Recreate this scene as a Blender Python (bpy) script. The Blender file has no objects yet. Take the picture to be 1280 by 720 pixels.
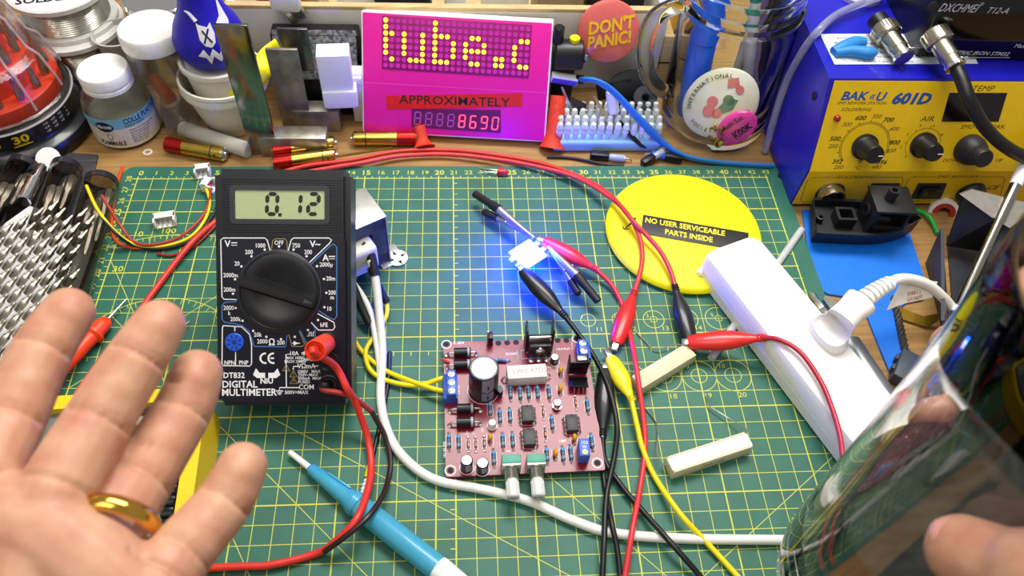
import bpy, bmesh, math, random
from mathutils import Vector, Matrix, Euler
# ---------------------------------------------------------------- camera (all lengths in this script are centimetres, scaled by S)
S = 0.01
rnd = random.Random(7)
scene = bpy.context.scene
col = scene.collection
CAMR = ((0.99760432, -0.05073498, 0.04702754), (-0.01203471, -0.7967173, -0.60423232), (0.06812337, 0.60221881, -0.7954192))
CAMC = Vector((21.24849316, -10.69149845, 38.5525664))
FPX = 984.3
cd = bpy.data.cameras.new('camera'); cam = bpy.data.objects.new('camera', cd); col.objects.link(cam)
_r = [Vector(r) for r in CAMR]
_m = Matrix((_r[0], -_r[1], -_r[2])).transposed().to_4x4(); _m.translation = CAMC * S
cam.matrix_world = _m
cd.sensor_width = 36; cd.lens = 36 * FPX / 1280; cd.clip_start = 0.005; cd.clip_end = 20
cd.dof.use_dof = True; cd.dof.focus_distance = 0.45; cd.dof.aperture_fstop = 16
scene.camera = cam
scene.cycles.transparent_max_bounces = 24
# ---------------------------------------------------------------- light: soft room light, bench lamp above and behind the mat
scene.view_settings.view_transform = 'Standard'; scene.view_settings.look = 'None'
scene.view_settings.exposure = 0.0; scene.view_settings.gamma = 1.0; scene.view_settings.use_curve_mapping = False
w = bpy.data.worlds.new('room'); scene.world = w; w.use_nodes = True
w.node_tree.nodes['Background'].inputs[0].default_value = (1.0, 0.97, 0.93, 1); w.node_tree.nodes['Background'].inputs[1].default_value = 0.38
def area(name, loc, target, sx, sy, power, colr):
    l = bpy.data.lights.new(name, 'AREA'); l.shape = 'RECTANGLE'; l.size = sx * S; l.size_y = sy * S; l.energy = power; l.color = colr
    o = bpy.data.objects.new(name, l); col.objects.link(o); o.location = Vector(loc) * S
    o.rotation_euler = (Vector(target) - Vector(loc)).to_track_quat('-Z', 'Y').to_euler()
    return o
area('bench_lamp', (36, 48, 82), (26, 16, 0), 58, 26, 9.5, (1.0, 0.985, 0.96))
area('room_lamp', (-5, -25, 150), (15, 15, 0), 80, 80, 8.0, (1.0, 0.96, 0.9))
# ---------------------------------------------------------------- pixel helpers
def ray(px, py):
    v = Vector(((px - 640) / FPX, (py - 360) / FPX, 1))
    return Vector((sum(CAMR[k][i] * v[k] for k in range(3)) for i in range(3)))
def at(px, py, z=0.0):
    d = ray(px, py); return CAMC + d * ((z - CAMC.z) / d.z)
def aty(px, py, y):
    d = ray(px, py); return CAMC + d * ((y - CAMC.y) / d.y)
def atx(px, py, x):
    d = ray(px, py); return CAMC + d * ((x - CAMC.x) / d.x)
def atd(px, py, depth):
    return CAMC + ray(px, py) * depth
def mat4(loc, rot=(0, 0, 0)):
    m = Euler([math.radians(a) for a in rot], 'XYZ').to_matrix().to_4x4(); m.translation = Vector(loc); return m
def frame(o, x, z):
    """orthonormal frame with x along x and z close to z"""
    x = Vector(x).normalized(); y = Vector(z).cross(x).normalized(); z = x.cross(y)
    m = Matrix((x, y, z)).transposed().to_4x4(); m.translation = Vector(o); return m
class Face:
    """a plane in space: pixel -> local x,y on it"""
    def __init__(s, m): s.m = m; s.i = m.inverted()
    def __call__(s, px, py, h=0.0):
        o = s.m @ Vector((0, 0, h)); n = s.m.to_3x3() @ Vector((0, 0, 1)); d = ray(px, py)
        p = s.i @ (CAMC + d * ((o - CAMC).dot(n) / d.dot(n))); return (p.x, p.y)
# ---------------------------------------------------------------- materials
MATS = {}
def lin(h):
    h = h.lstrip('#'); c = [int(h[i:i + 2], 16) / 255 for i in (0, 2, 4)]
    return tuple(x / 12.92 if x <= 0.04045 else ((x + 0.055) / 1.055) ** 2.4 for x in c) + (1,)
def M(name, hexc='#808080', rough=0.5, metal=0.0, var=0.06, vs=3.0, bump=0.0, bs=30.0, trans=0.0, ior=1.45, emis=None, estr=0.0, coat=0.0, sss=0.0, spec=0.5, stretch=(1, 1, 1), hex2=None, alpha=1.0, detail=3):
    if name in MATS: return MATS[name]
    m = bpy.data.materials.new(name); m.use_nodes = True; nt = m.node_tree; b = nt.nodes['Principled BSDF']; MATS[name] = m
    c = lin(hexc); b.inputs['Roughness'].default_value = rough; b.inputs['Metallic'].default_value = metal
    b.inputs['Base Color'].default_value = c; b.inputs['Specular IOR Level'].default_value = spec; b.inputs['IOR'].default_value = ior
    b.inputs['Transmission Weight'].default_value = trans; b.inputs['Coat Weight'].default_value = coat; b.inputs['Alpha'].default_value = alpha
    if sss: b.inputs['Subsurface Weight'].default_value = sss; b.inputs['Subsurface Radius'].default_value = (0.006, 0.002, 0.001); b.inputs['Subsurface Scale'].default_value = 1.0
    if emis: b.inputs['Emission Color'].default_value = lin(emis); b.inputs['Emission Strength'].default_value = estr
    if var or bump:
        tc = nt.nodes.new('ShaderNodeTexCoord'); mp = nt.nodes.new('ShaderNodeMapping'); nt.links.new(tc.outputs['Object'], mp.inputs[0])
        mp.inputs['Scale'].default_value = [100 * a for a in stretch]
    if var:
        n = nt.nodes.new('ShaderNodeTexNoise'); n.inputs['Scale'].default_value = vs; n.inputs['Detail'].default_value = detail; nt.links.new(mp.outputs[0], n.inputs[0])
        mx = nt.nodes.new('ShaderNodeMix'); mx.data_type = 'RGBA'; nt.links.new(n.outputs[0], mx.inputs[0])
        if hex2: a, d = c, lin(hex2)
        else: a = tuple(x * (1 - var) for x in c[:3]) + (1,); d = tuple(min(1, x * (1 + var)) for x in c[:3]) + (1,)
        rp = nt.nodes.new('ShaderNodeMapRange'); rp.inputs[1].default_value = 0.3; rp.inputs[2].default_value = 0.7; nt.links.new(n.outputs[0], rp.inputs[0]); nt.links.new(rp.outputs[0], mx.inputs[0])
        mx.inputs[6].default_value = a; mx.inputs[7].default_value = d; nt.links.new(mx.outputs[2], b.inputs['Base Color'])
    if bump:
        n2 = nt.nodes.new('ShaderNodeTexNoise'); n2.inputs['Scale'].default_value = bs; n2.inputs['Detail'].default_value = 2; nt.links.new(mp.outputs[0], n2.inputs[0])
        bp = nt.nodes.new('ShaderNodeBump'); bp.inputs['Strength'].default_value = bump; bp.inputs['Distance'].default_value = 0.0005; nt.links.new(n2.outputs[0], bp.inputs['Height']); nt.links.new(bp.outputs[0], b.inputs['Normal'])
    return m
def glassm(name, tint='#ffffff', rough=0.0, ior=1.45):
    """clear glass: refracting for every ray, thin shadow via mixing in a little transparency"""
    if name in MATS: return MATS[name]
    m = bpy.data.materials.new(name); m.use_nodes = True; nt = m.node_tree; MATS[name] = m
    for n in list(nt.nodes): nt.nodes.remove(n)
    o = nt.nodes.new('ShaderNodeOutputMaterial'); t = nt.nodes.new('ShaderNodeBsdfTransparent'); g = nt.nodes.new('ShaderNodeBsdfGlossy'); mx = nt.nodes.new('ShaderNodeMixShader')
    lf_ = nt.nodes.new('ShaderNodeLayerWeight'); lf_.inputs[0].default_value = 0.35; t.inputs[0].default_value = lin(tint); g.inputs['Roughness'].default_value = max(rough, 0.02)
    pw = nt.nodes.new('ShaderNodeMath'); pw.operation = 'POWER'; pw.inputs[1].default_value = 1.8; nt.links.new(lf_.outputs['Facing'], pw.inputs[0])
    lw = nt.nodes.new('ShaderNodeMapRange'); lw.inputs[3].default_value = 0.06; lw.inputs[4].default_value = 0.85; nt.links.new(pw.outputs[0], lw.inputs[0])
    ns = nt.nodes.new('ShaderNodeTexNoise'); ns.inputs['Scale'].default_value = 120; bp = nt.nodes.new('ShaderNodeBump'); bp.inputs['Strength'].default_value = 0.15; bp.inputs['Distance'].default_value = 0.002
    nt.links.new(ns.outputs[0], bp.inputs['Height']); nt.links.new(bp.outputs[0], g.inputs['Normal'])
    nt.links.new(lw.outputs[0], mx.inputs[0]); nt.links.new(t.outputs[0], mx.inputs[1]); nt.links.new(g.outputs[0], mx.inputs[2]); nt.links.new(mx.outputs[0], o.inputs[0])
    return m
# ---------------------------------------------------------------- geometry: G = (verts, faces)
def join(*gs):
    v, f = [], []
    for g in gs:
        k = len(v); v += list(g[0]); f += [tuple(i + k for i in q) for q in g[1]]
    return (v, f)
def xf(g, loc=(0, 0, 0), rot=(0, 0, 0), sc=(1, 1, 1), m=None):
    if m is None: m = mat4(loc, rot) @ Matrix.Diagonal((sc[0], sc[1], sc[2], 1))
    return ([tuple(m @ Vector(v)) for v in g[0]], g[1])
def frombm(bm):
    bm.verts.index_update(); r = ([tuple(v.co) for v in bm.verts], [tuple(v.index for v in f.verts) for f in bm.faces]); bm.free(); return r
def box(sx, sy, sz, b=0.0, c=(0, 0, 0), seg=2):
    bm = bmesh.new(); bmesh.ops.create_cube(bm, size=1.0)
    for v in bm.verts: v.co = Vector((v.co.x * sx, v.co.y * sy, v.co.z * sz))
    if b: bmesh.ops.bevel(bm, geom=bm.edges[:], offset=b, segments=seg, affect='EDGES', profile=0.5)
    for v in bm.verts: v.co += Vector(c)
    return frombm(bm)
def box0(sx, sy, sz, b=0.0, seg=2): return box(sx, sy, sz, b, (0, 0, sz / 2), seg)
def lathe(prof, n=28, cap=True):
    v, f = [], []; k = len(prof)
    for j in range(n):
        a = 2 * math.pi * j / n
        for r, z in prof: v.append((r * math.cos(a), r * math.sin(a), z))
    for j in range(n):
        j2 = (j + 1) % n
        for i in range(k - 1): f.append((j * k + i, j2 * k + i, j2 * k + i + 1, j * k + i + 1))
    if cap:
        if prof[0][0] > 1e-6: f.append(tuple(j * k for j in range(n))[::-1])
        if prof[-1][0] > 1e-6: f.append(tuple(j * k + k - 1 for j in range(n)))
    return (v, f)
def cyl(r, h, n=24, r2=None, b=0.0):
    r2 = r if r2 is None else r2
    if b: return lathe([(r - b, 0), (r, b), (r2, h - b), (r2 - b, h)], n)
    return lathe([(r, 0), (r2, h)], n)
def ball(r, n=16, k=8, sc=(1, 1, 1)):
    return xf(lathe([(max(1e-5, r * math.sin(math.pi * i / k)), -r * math.cos(math.pi * i / k)) for i in range(k + 1)], n, False), sc=sc)
def prism(poly, z0, z1):
    n = len(poly); v = [(x, y, z0) for x, y in poly] + [(x, y, z1) for x, y in poly]
    a = sum(poly[i][0] * poly[(i + 1) % n][1] - poly[(i + 1) % n][0] * poly[i][1] for i in range(n))
    f = [(i, (i + 1) % n, (i + 1) % n + n, i + n) for i in range(n)] + [tuple(range(n))[::-1], tuple(range(n, 2 * n))]
    return (v, f if a > 0 else [q[::-1] for q in f])
def rrect(w, h, r, n=5, c=(0, 0)):
    o = []
    for sx, sy, a0 in ((1, 1, 0), (-1, 1, 90), (-1, -1, 180), (1, -1, 270)):
        for i in range(n + 1):
            a = math.radians(a0 + 90 * i / n); o.append((c[0] + sx * (w / 2 - r) + r * math.cos(a), c[1] + sy * (h / 2 - r) + r * math.sin(a)))
    return o
def spline(pts, sub=6, closed=False):
    p = [Vector(q) for q in pts]; n = len(p)
    if n < 3 and not closed: return [p[0].lerp(p[1], i / sub) for i in range(sub + 1)]
    out = []
    for i in range(n if closed else n - 1):
        a, b_, c, d = (p[(i - 1) % n], p[i], p[(i + 1) % n], p[(i + 2) % n]) if closed else (p[max(i - 1, 0)], p[i], p[i + 1], p[min(i + 2, n - 1)])
        for k in range(sub):
            t = k / sub; out.append(0.5 * ((2 * b_) + (c - a) * t + (2 * a - 5 * b_ + 4 * c - d) * t * t + (3 * b_ - a - 3 * c + d) * t ** 3))
    if not closed: out.append(p[-1].copy())
    return out
def tube(pts, r, n=8, sub=6, closed=False, flat=None, smooth=True):
    """r: number or list over control points; flat=(normal, factor) squashes"""
    q = spline(pts, sub, closed) if smooth else [Vector(a) for a in pts]; m = len(q); k = len(pts)
    def rad(i):
        if not isinstance(r, (list, tuple)): return r
        t = i / max(1, m - 1) * (k - 1); a = min(int(t), k - 2); return r[a] + (r[a + 1] - r[a]) * (t - a)
    tg = [(q[(i + 1) % m] - q[i - 1] if closed else q[min(i + 1, m - 1)] - q[max(i - 1, 0)]).normalized() for i in range(m)]
    u = tg[0].orthogonal().normalized(); v, f = [], []
    if flat: u = (Vector(flat[0]) - tg[0] * Vector(flat[0]).dot(tg[0])).normalized()
    for i in range(m):
        if flat: u = (Vector(flat[0]) - tg[i] * Vector(flat[0]).dot(tg[i])).normalized()
        else: u = (u - tg[i] * u.dot(tg[i])).normalized()
        w_ = tg[i].cross(u)
        for j in range(n):
            a = 2 * math.pi * j / n; d = u * math.cos(a) * (flat[1] if flat else 1) + w_ * math.sin(a); v.append(tuple(q[i] + d * rad(i)))
    for i in range(m if closed else m - 1):
        i2 = (i + 1) % m
        for j in range(n): j2 = (j + 1) % n; f.append((i * n + j, i * n + j2, i2 * n + j2, i2 * n + j))
    if not closed: f.append(tuple(range(n))[::-1]); f.append(tuple((m - 1) * n + j for j in range(n)))
    return (v, f)
def strip(pts, w_, z=0.0, closed=False):
    """flat printed line of width w_ through 2-D points"""
    p = [Vector(a) for a in pts]; n = len(p); v, f = [], []
    for i in range(n):
        a, b_ = (p[i - 1], p[(i + 1) % n]) if closed else (p[max(i - 1, 0)], p[min(i + 1, n - 1)])
        t = (b_ - a).normalized(); nn = Vector((-t.y, t.x)) * w_ / 2
        v += [(p[i].x - nn.x, p[i].y - nn.y, z), (p[i].x + nn.x, p[i].y + nn.y, z)]
    for i in range(n if closed else n - 1): j = (i + 1) % n; f.append((2 * i, 2 * j, 2 * j + 1, 2 * i + 1))
    return (v, f)
def circ(r, n=40, c=(0, 0), a0=0, a1=360):
    full = a1 - a0 >= 360
    return [(c[0] + r * math.cos(math.radians(a0 + (a1 - a0) * i / (n if full else n - 1))), c[1] + r * math.sin(math.radians(a0 + (a1 - a0) * i / (n if full else n - 1)))) for i in range(n)]
_tc = {}
def text(s, size=1.0, depth=0.004, bold=0.0, sx=1.0, align='CENTER', shear=0.0, rotz=0, at_=(0, 0, 0)):
    key = (s, bold, align, shear, depth / size)
    if key not in _tc:
        c = bpy.data.curves.new('t', 'FONT'); c.body = s; c.align_x = align; c.align_y = 'CENTER'; c.offset = bold; c.shear = shear; c.resolution_u = 2; c.extrude = depth / size / 2
        o = bpy.data.objects.new('t', c); col.objects.link(o); me = bpy.data.meshes.new_from_object(o)
        _tc[key] = ([tuple(v.co) for v in me.vertices], [tuple(p.vertices) for p in me.polygons])
        bpy.data.objects.remove(o); bpy.data.curves.remove(c); bpy.data.meshes.remove(me)
    return xf(_tc[key], at_, (0, 0, rotz), (size * sx, size, size))
SEG7 = {'0': 'abcdef', '1': 'bc', '2': 'abged', '3': 'abgcd', '4': 'fgbc', '5': 'afgcd', '6': 'afgedc', '7': 'abc', '8': 'abcdefg', '9': 'abcdfg'}
def seg7(ch, w_, h, t, shear=0.1, depth=0.004, gap=0.03):
    out = []; segs = {}
    def hs(y): return [(t * .5 + gap, y), (t + gap, y + t / 2), (w_ - t - gap, y + t / 2), (w_ - t * .5 - gap, y), (w_ - t - gap, y - t / 2), (t + gap, y - t / 2)]
    def vs_(x, y0, y1): return [(x, y0 + gap), (x + t / 2, y0 + t / 2 + gap), (x + t / 2, y1 - t / 2 - gap), (x, y1 - gap), (x - t / 2, y1 - t / 2 - gap), (x - t / 2, y0 + t / 2 + gap)]
    segs = {'a': hs(h - t / 2), 'g': hs(h / 2), 'd': hs(t / 2), 'b': vs_(w_ - t / 2, h / 2, h - t / 2), 'c': vs_(w_ - t / 2, t / 2, h / 2), 'f': vs_(t / 2, h / 2, h - t / 2), 'e': vs_(t / 2, t / 2, h / 2)}
    for k in SEG7[ch]: out.append(prism([(x + shear * y, y) for x, y in segs[k]][::-1], 0, depth))
    return join(*out)
# ---------------------------------------------------------------- objects
def _mesh(name, g, m, sharp=40):
    gs = g if isinstance(g, list) else [(g, m)]
    v, f, mi, ms = [], [], [], []
    for gg, mm in gs:
        k = len(v); v += [(a * S, b_ * S, c * S) for a, b_, c in gg[0]]; f += [tuple(i + k for i in q) for q in gg[1]]
        if mm not in ms: ms.append(mm)
        mi += [ms.index(mm)] * len(gg[1])
    me = bpy.data.meshes.new(name); me.from_pydata(v, [], f)
    for mm in ms: me.materials.append(mm)
    me.polygons.foreach_set('material_index', mi)
    me.update()
    if sharp:
        me.polygons.foreach_set('use_smooth', [True] * len(me.polygons)); me.set_sharp_from_angle(angle=math.radians(sharp))
    return me
def setm(o, loc, rot, m):
    if m is not None: mm = m.copy(); mm.translation *= S; o.matrix_local = mm
    else: o.location = Vector(loc) * S; o.rotation_euler = [math.radians(a) for a in rot]
def tag(o, label=None, cat=None, group=None, kind=None):
    if label: o['label'] = label
    if cat: o['category'] = cat
    if group: o['group'] = group
    if kind: o['kind'] = kind
    return o
def P(name, g, m=None, parent=None, loc=(0, 0, 0), rot=(0, 0, 0), mx=None, label=None, sharp=40):
    o = bpy.data.objects.new(name, _mesh(name, g, m, sharp)); col.objects.link(o); setm(o, loc, rot, mx)
    if parent: o.parent = parent
    if label: o['label'] = label
    return o
def T(name, label, cat, loc=(0, 0, 0), rot=(0, 0, 0), mx=None, group=None):
    o = bpy.data.objects.new(name, None); col.objects.link(o); o.empty_display_size = 0.01; setm(o, loc, rot, mx); return tag(o, label, cat, group)
def OBJ(name, label, cat, g, m=None, loc=(0, 0, 0), rot=(0, 0, 0), mx=None, group=None, sharp=40):
    return tag(P(name, g, m, None, loc, rot, mx, None, sharp), label, cat, group)
def dup(o, parent=None, loc=None, rot=None, mx=None, label=None):
    c = o.copy(); col.objects.link(c); c.parent = parent
    if mx is not None: setm(c, None, None, mx)
    else:
        if loc is not None: c.location = Vector(loc) * S
        if rot is not None: c.rotation_euler = [math.radians(a) for a in rot]
    if label: c['label'] = label
    for ch in list(o.children): dup(ch, c)
    return c
# shared materials
BLK = M('black_plastic', '#101012', 0.38, var=.2); BLKS = M('black_rubber', '#141416', 0.55, var=.15); WHT = M('white_plastic', '#efefec', 0.35, var=.02)
STEEL = M('steel', '#b9b6ae', 0.28, 1.0, var=.1); CHROME = M('chrome', '#dedede', 0.12, 1.0, var=.03); TIN = M('tinned_lead', '#d5d2c8', 0.3, 1.0)
REDW = M('red_wire', '#d8342a', 0.4, var=.05); BLKW = M('black_wire', '#0e0e11', 0.42); YELW = M('yellow_wire', '#e8d40c', 0.4, var=.04); WHW = M('white_wire', '#e6e4dc', 0.42, var=.03)
PRW = M('white_print', '#e8e8e8', 0.6, var=0); GOLD = M('brass', '#c9a13c', 0.25, 1.0, var=.1); SOLD = M('solder', '#d9d6cf', 0.3, .9, var=.1)
# ================================================================ desk and cutting mat
wood = M('oak', '#b28a52', 0.5, var=.3, vs=2.6, stretch=(.1, 1.3, 1), hex2='#8d683c', bump=.2, bs=4, detail=9)
desk = OBJ('desk', 'pale brown wooden desk top under the green mat and all the tools', 'desk', box(110, 62, 2.5, .15, (24, 25, -1.55)), wood)
tag(P('floor', box(400, 400, 2, 0, (24, 0, -76)), M('dark_floor', '#2a2320', .6, var=.1, vs=.2)), kind='structure')
for lx0 in (-28, 76):
    for ly0 in (-3, 53): P('desk_leg', box(4, 4, 72, .2, (lx0, ly0, -38.8)), wood, desk)
MZ = 0.0
green = M('mat_green', '#2b6b57', 0.5, var=.1, vs=.5, hex2='#245e4c', bump=.15, bs=60, detail=6)
ylw = M('mat_print', '#c6c74a', 0.6, var=.08, vs=4)
mat = T('cutting_mat', 'green self-healing cutting mat printed with a yellow centimetre grid', 'cutting mat', (0, 0, -.3))
P('mat_sheet', prism(rrect(45.2, 30.3, .7, 5, (21.55, 14.0)), 0, .3), green, mat)
gs = []
for x in range(44):
    wd = .075 if x % 5 == 0 or x in (21, 43) else .04
    gs.append(strip([(x, -.12 if x % 5 else -.2), (x, 28.22)], wd, .304))
for y in range(29):
    wd = .075 if y % 5 == 0 or y == 28 else .04
    gs.append(strip([(-.35, y), (43.1, y)], wd, .3035))
for i in range(43): gs.append(strip([(i + .5, 28), (i + .5, 28.2)], .05, .3045))
for i in range(28): gs.append(strip([(-.28, i + .5), (0, i + .5)], .05, .3045))
for i in range(14): gs.append(strip([(21, 14.5 + i), (21.28, 14.5 + i)], .05, .3045)); gs.append(strip([(20.72, .5 + i), (21, .5 + i)], .05, .3045))
for i in range(43): gs.append(strip([(i + .5, 13.72), (i + .5, 14)], .05, .3045))
for a, b_ in (((11.0, 10.0), (28.2, 0)), ((1, 16.9), (18, .1)), ((0, 21), (12.1, 0)), ((8, 19.2), (0, 12)), ((32, 0), (21, 11)), ((43, 8), (32, 0))):
    gs.append(strip([a, b_], .04, .3042))
for r, st in ((5.2, 5), (10.2, 2)):
    gs.append(strip(circ(r, 60, (4.0, 12.85), 0, 180), .05, .3043))
    for k in range(0, 181, st * 1): 
        a = math.radians(k); r0 = r - (.4 if k % 10 == 0 else .25); gs.append(strip([(4 + r0 * math.cos(a), 12.85 + r0 * math.sin(a)), (4 + r * math.cos(a), 12.85 + r * math.sin(a))], .035, .3044))
for k in range(5):
    x = 29 + 2 * k
    gs.append(strip(circ(.45 + .09 * k, 36, (x, 16)), .045, .3043, True))
    if k > 1: gs.append(strip(circ(.22, 20, (x, 16)), .04, .3043, True))
    gs.append(strip(circ(.86 + .045 * k, 44, (x, 12)), .045, .3043, True)); gs.append(strip(circ(.4 + .02 * k, 28, (x, 12)), .04, .3043, True))
tag(P('printed_grid', join(*gs), ylw, mat, sharp=0), kind='stuff')
ts = []
def mt(s, x, y, size=.5, rot=0, bold=.0): ts.append(text(s, size, .002, bold, 1.1, rotz=rot, at_=(x, y, .304)))
for x in range(44): mt(str(x), x + (.12 if x < 10 else .06), 28.52, .52 if x % 5 else .6, 0, .02 if x % 5 == 0 else .005)
for y in range(28, -1, -1): mt(str(y), -.55, y, .52 if y % 5 else .6, 90, .02 if y % 5 == 0 else .005)
for k in range(5):
    mt(str(11 + k), 29.6 + 2 * k, 15.32, .45); mt(str(16 + k), 29.25 + 2 * k, 10.7, .45)
    mt(str(1 + k), 28.65 + 2 * k, 16.25, .36); mt(str(6 + k), 28.45 + 2 * k, 12.62, .4)
for s, x, y in (('10', 1.15, 23.1), ('100', 2.95, 23.35), ('80', 5.4, 23.4), ('60', 7.6, 23.1), ('30', .6, 20.3), ('120', 12.5, 19.8)): mt(s, x, y, .6, 0, .01)
tag(P('printed_numbers', join(*ts), ylw, mat, sharp=0), kind='stuff')
# ================================================================ black multimeter leaning on the transformer
FM = mat4((12.26, 9.39, 2.2), (40.5, 0, -1.07)); fm = Face(FM)
mm_ = T('multimeter', 'black handheld digital multimeter with round dial, its display reading 0.12', 'multimeter', mx=FM)
W, H = 6.8, 12.1
case = M('meter_black', '#15151a', 0.33, var=.12, bump=.06, bs=80)
pts = []
bm = bmesh.new(); bmesh.ops.create_cube(bm, size=1)
for v in bm.verts:
    k = 1.0 if v.co.z > 0 else 1.0
    v.co = Vector((v.co.x * W * k, H / 2 + v.co.y * H * k, 0 if v.co.z > 0 else -2.5))
bmesh.ops.bevel(bm, geom=bm.edges[:], offset=.32, segments=4, affect='EDGES')
P('case', frombm(bm), case, mm_)
rg = []
bz = [fm(291, 234), fm(409, 234), fm(409, 277), fm(291, 277)]
bx0, bx1, by1, by0 = bz[0][0], bz[1][0], bz[0][1], bz[3][1]
for i in range(22):
    y = H - .52 - i * .125
    if y < by0 - .55: break
    if by0 < y < by1: rg += [box(bx0 - .08 + W / 2 - .42, .07, .07, 0, ((bx0 - .08 - W / 2 + .42) / 2, y, .02)), box(W / 2 - .42 - bx1 - .08, .07, .07, 0, ((bx1 + .08 + W / 2 - .42) / 2, y, .02))]
    else: rg.append(box(W - .84, .07, .07, 0, (0, y, .02)))
P('ridges', join(*rg), case, mm_)
cx, cy = (bx0 + bx1) / 2, (by0 + by1) / 2; bw, bh = bx1 - bx0, by1 - by0
def ring(w_, h, r, t, z0, z1, n=5, c=(0, 0)):
    a = rrect(w_, h, r, n, c); b_ = rrect(w_ - 2 * t, h - 2 * t, max(.01, r - t * .7), n, c); k = len(a)
    v = [(x, y, z1) for x, y in a] + [(x, y, z1) for x, y in b_] + [(x, y, z0) for x, y in a] + [(x, y, z0) for x, y in b_]; f = []
    for i in range(k): j = (i + 1) % k; f += [(i, j, k + j, k + i), (2 * k + i, 2 * k + j, j, i), (k + i, k + j, 3 * k + j, 3 * k + i)]
    return (v, f)
P('display_bezel', ring(bw + .28, bh + .24, .25, .26, -.2, .1, c=(cx, cy)), M('meter_bezel', '#2c2c31', 0.35), mm_)
scr = P('display_screen', box(bw - .15, bh - .15, .1, 0, (cx, cy, .0)), M('lcd', '#a9b585', 0.3, var=.03, coat=.3), mm_, label='grey-green liquid crystal display reading 0.12')
dg = []
for ch, px in (('0', 331), ('1', 367), ('2', 382.5)):
    x, y = fm(px, 270); x2, y2 = fm(px, 240); dg.append(xf(seg7(ch, .7, y2 - y, .2, .06), (x - (.28 if ch == '1' else 0), y, .055)))
x, y = fm(349.5, 268.5); dg.append(box(.17, .17, .006, 0, (x + .03, y, .056)))
for d_ in dg: P('digit', d_, M('lcd_black', '#14160f', 0.5, var=0), scr, sharp=0)
pl = [fm(271, 294), fm(432, 294), fm(433, 503), fm(275, 503)]
P('front_plate', prism(rrect(W - .5, pl[0][1] - pl[3][1], .25, 4, (0, (pl[0][1] + pl[3][1]) / 2)), -.05, .02), M('meter_plate', '#0b0b1c', 0.32, var=.1), mm_)
dc = fm(349, 364, .1); DR = 2.06
dial = P('dial', [(lathe([(DR, 0), (DR, .1), (DR - .12, .16), (DR - .15, .13), (1.35, .2), (1.2, .12), (0, .12)], 56), case)], None, mm_, (dc[0], dc[1], .02))
P('dial_rim', lathe([(DR, .0), (DR + .05, .05), (DR, .1)], 56, False), M('meter_grey', '#3a3a46', .4), dial)
a = math.degrees(math.atan2(fm(394, 378)[1] - fm(304, 350)[1], fm(394, 378)[0] - fm(304, 350)[0]))
bm = bmesh.new(); bmesh.ops.create_cube(bm, size=1)
for v in bm.verts: v.co = Vector((v.co.x * 3.95, v.co.y * (.85 if v.co.z < 0 else .42), .1 + (v.co.z + .5) * .75))
bmesh.ops.bevel(bm, geom=bm.edges[:], offset=.06, segments=2, affect='EDGES')
kn = P('dial_grip', frombm(bm), BLK, dial, (0, 0, 0), (0, 0, a))
P('pointer_mark', xf(prism([(0, .12), (.45, 0), (0, -.12)], 0, .02), (1.45, 0, .85)), M('meter_grey', '#3a3a46', .4), dial, (0, 0, 0), (0, 0, a))
tw, tb, tyl, dots = [], [], [], []
def lab(s, px, py, size=.36, sx=.85, bold=.0, dst=tw, al='CENTER'):
    x, y = fm(px, py, .02); dst.append(text(s, size, .006, bold, sx, al, at_=(x, y, .024)))
def dot(px, py): x, y = fm(px, py, .02); dots.append(xf(cyl(.06, .008, 10), (x, y, .02)))
for a in (('1000', 325.3, 307.2), ('OFF', 348.8, 303.7), ('750', 370.3, 307.2), ('200', 311.3, 315.3), ('200', 385.3, 315.3), ('20', 296.3, 329.7), ('2000µ', 407.8, 331), ('2000m', 288.3, 344.2), ('20m', 413.5, 348.3), ('200m', 287, 362.2), ('200', 415, 366), ('m', 415.3, 372), ('10', 411.3, 386.2), ('2000', 285.8, 385), ('k', 286.5, 391.5), ('200k', 294.2, 399.2), ('hFE', 405, 406.4), ('20k', 322.2, 418.6), ('2000', 328, 427), ('200', 351, 428.5), ('PNP', 304.5, 453.6), ('NPN', 287, 453.6)): lab(a[0], a[1], a[2], .31, .85, .012)
for s, px, py, sz, bd in (('V', 284.5, 305, .46, .02), ('V~', 394, 305.3, .46, .02), ('A', 407, 322.5, .46, .02), ('Ω', 339.7, 428, .46, .02), ('DT832', 292.5, 469.5, .4, .02), ('DIGITAL', 299.6, 480.7, .5, .02), ('MULTIMETER', 311.4, 490.8, .5, .02)): lab(s, px, py, sz, .95, bd)
for s, px, py, sz in (('10A   MAX', 378, 441.9, .3), ('MAX 10SEC', 369, 447.5, .2), ('EACH 15MIN', 369, 452, .2), ('UNFUSED', 388, 449.5, .22), ('VΩmA', 383, 457.8, .34), ('1000V   MAX', 386, 464.5, .22), ('750V~MAX', 385, 468.7, .22), ('500mA  MAX', 387, 473, .22), ('FUSED', 380, 477.6, .22), ('COM', 383, 484, .36), ('500V=MAX', 370.6, 490.6, .26)): lab(s, px, py, sz, .95, .012)
for q in ((331, 312), (348.8, 308), (367, 312), (314.5, 320.3), (383.3, 320.3), (301.8, 333), (396.3, 332.7), (293.8, 349), (405, 348.7), (291.3, 367.2), (408, 366), (405.5, 384), (294.7, 385), (303.3, 401), (397.5, 400), (316.5, 413.5), (333, 421), (351.3, 424), (368.5, 421), (385, 412.5)): dot(*q)
def pline(dst, pxs, wd=.05, closed=False): dst.append(strip([fm(a, b_, .02) for a, b_ in pxs], wd, .026, closed))
pline(tw, [(296, 374.5), (280, 374), (277.5, 371), (276, 300), (279, 297.5), (331, 297.5), (334, 300), (338, 314)])
pline(tw, [(360, 314), (364, 300), (367, 297.5), (411, 297.5), (414.5, 300), (412, 304), (387, 328)])
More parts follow.
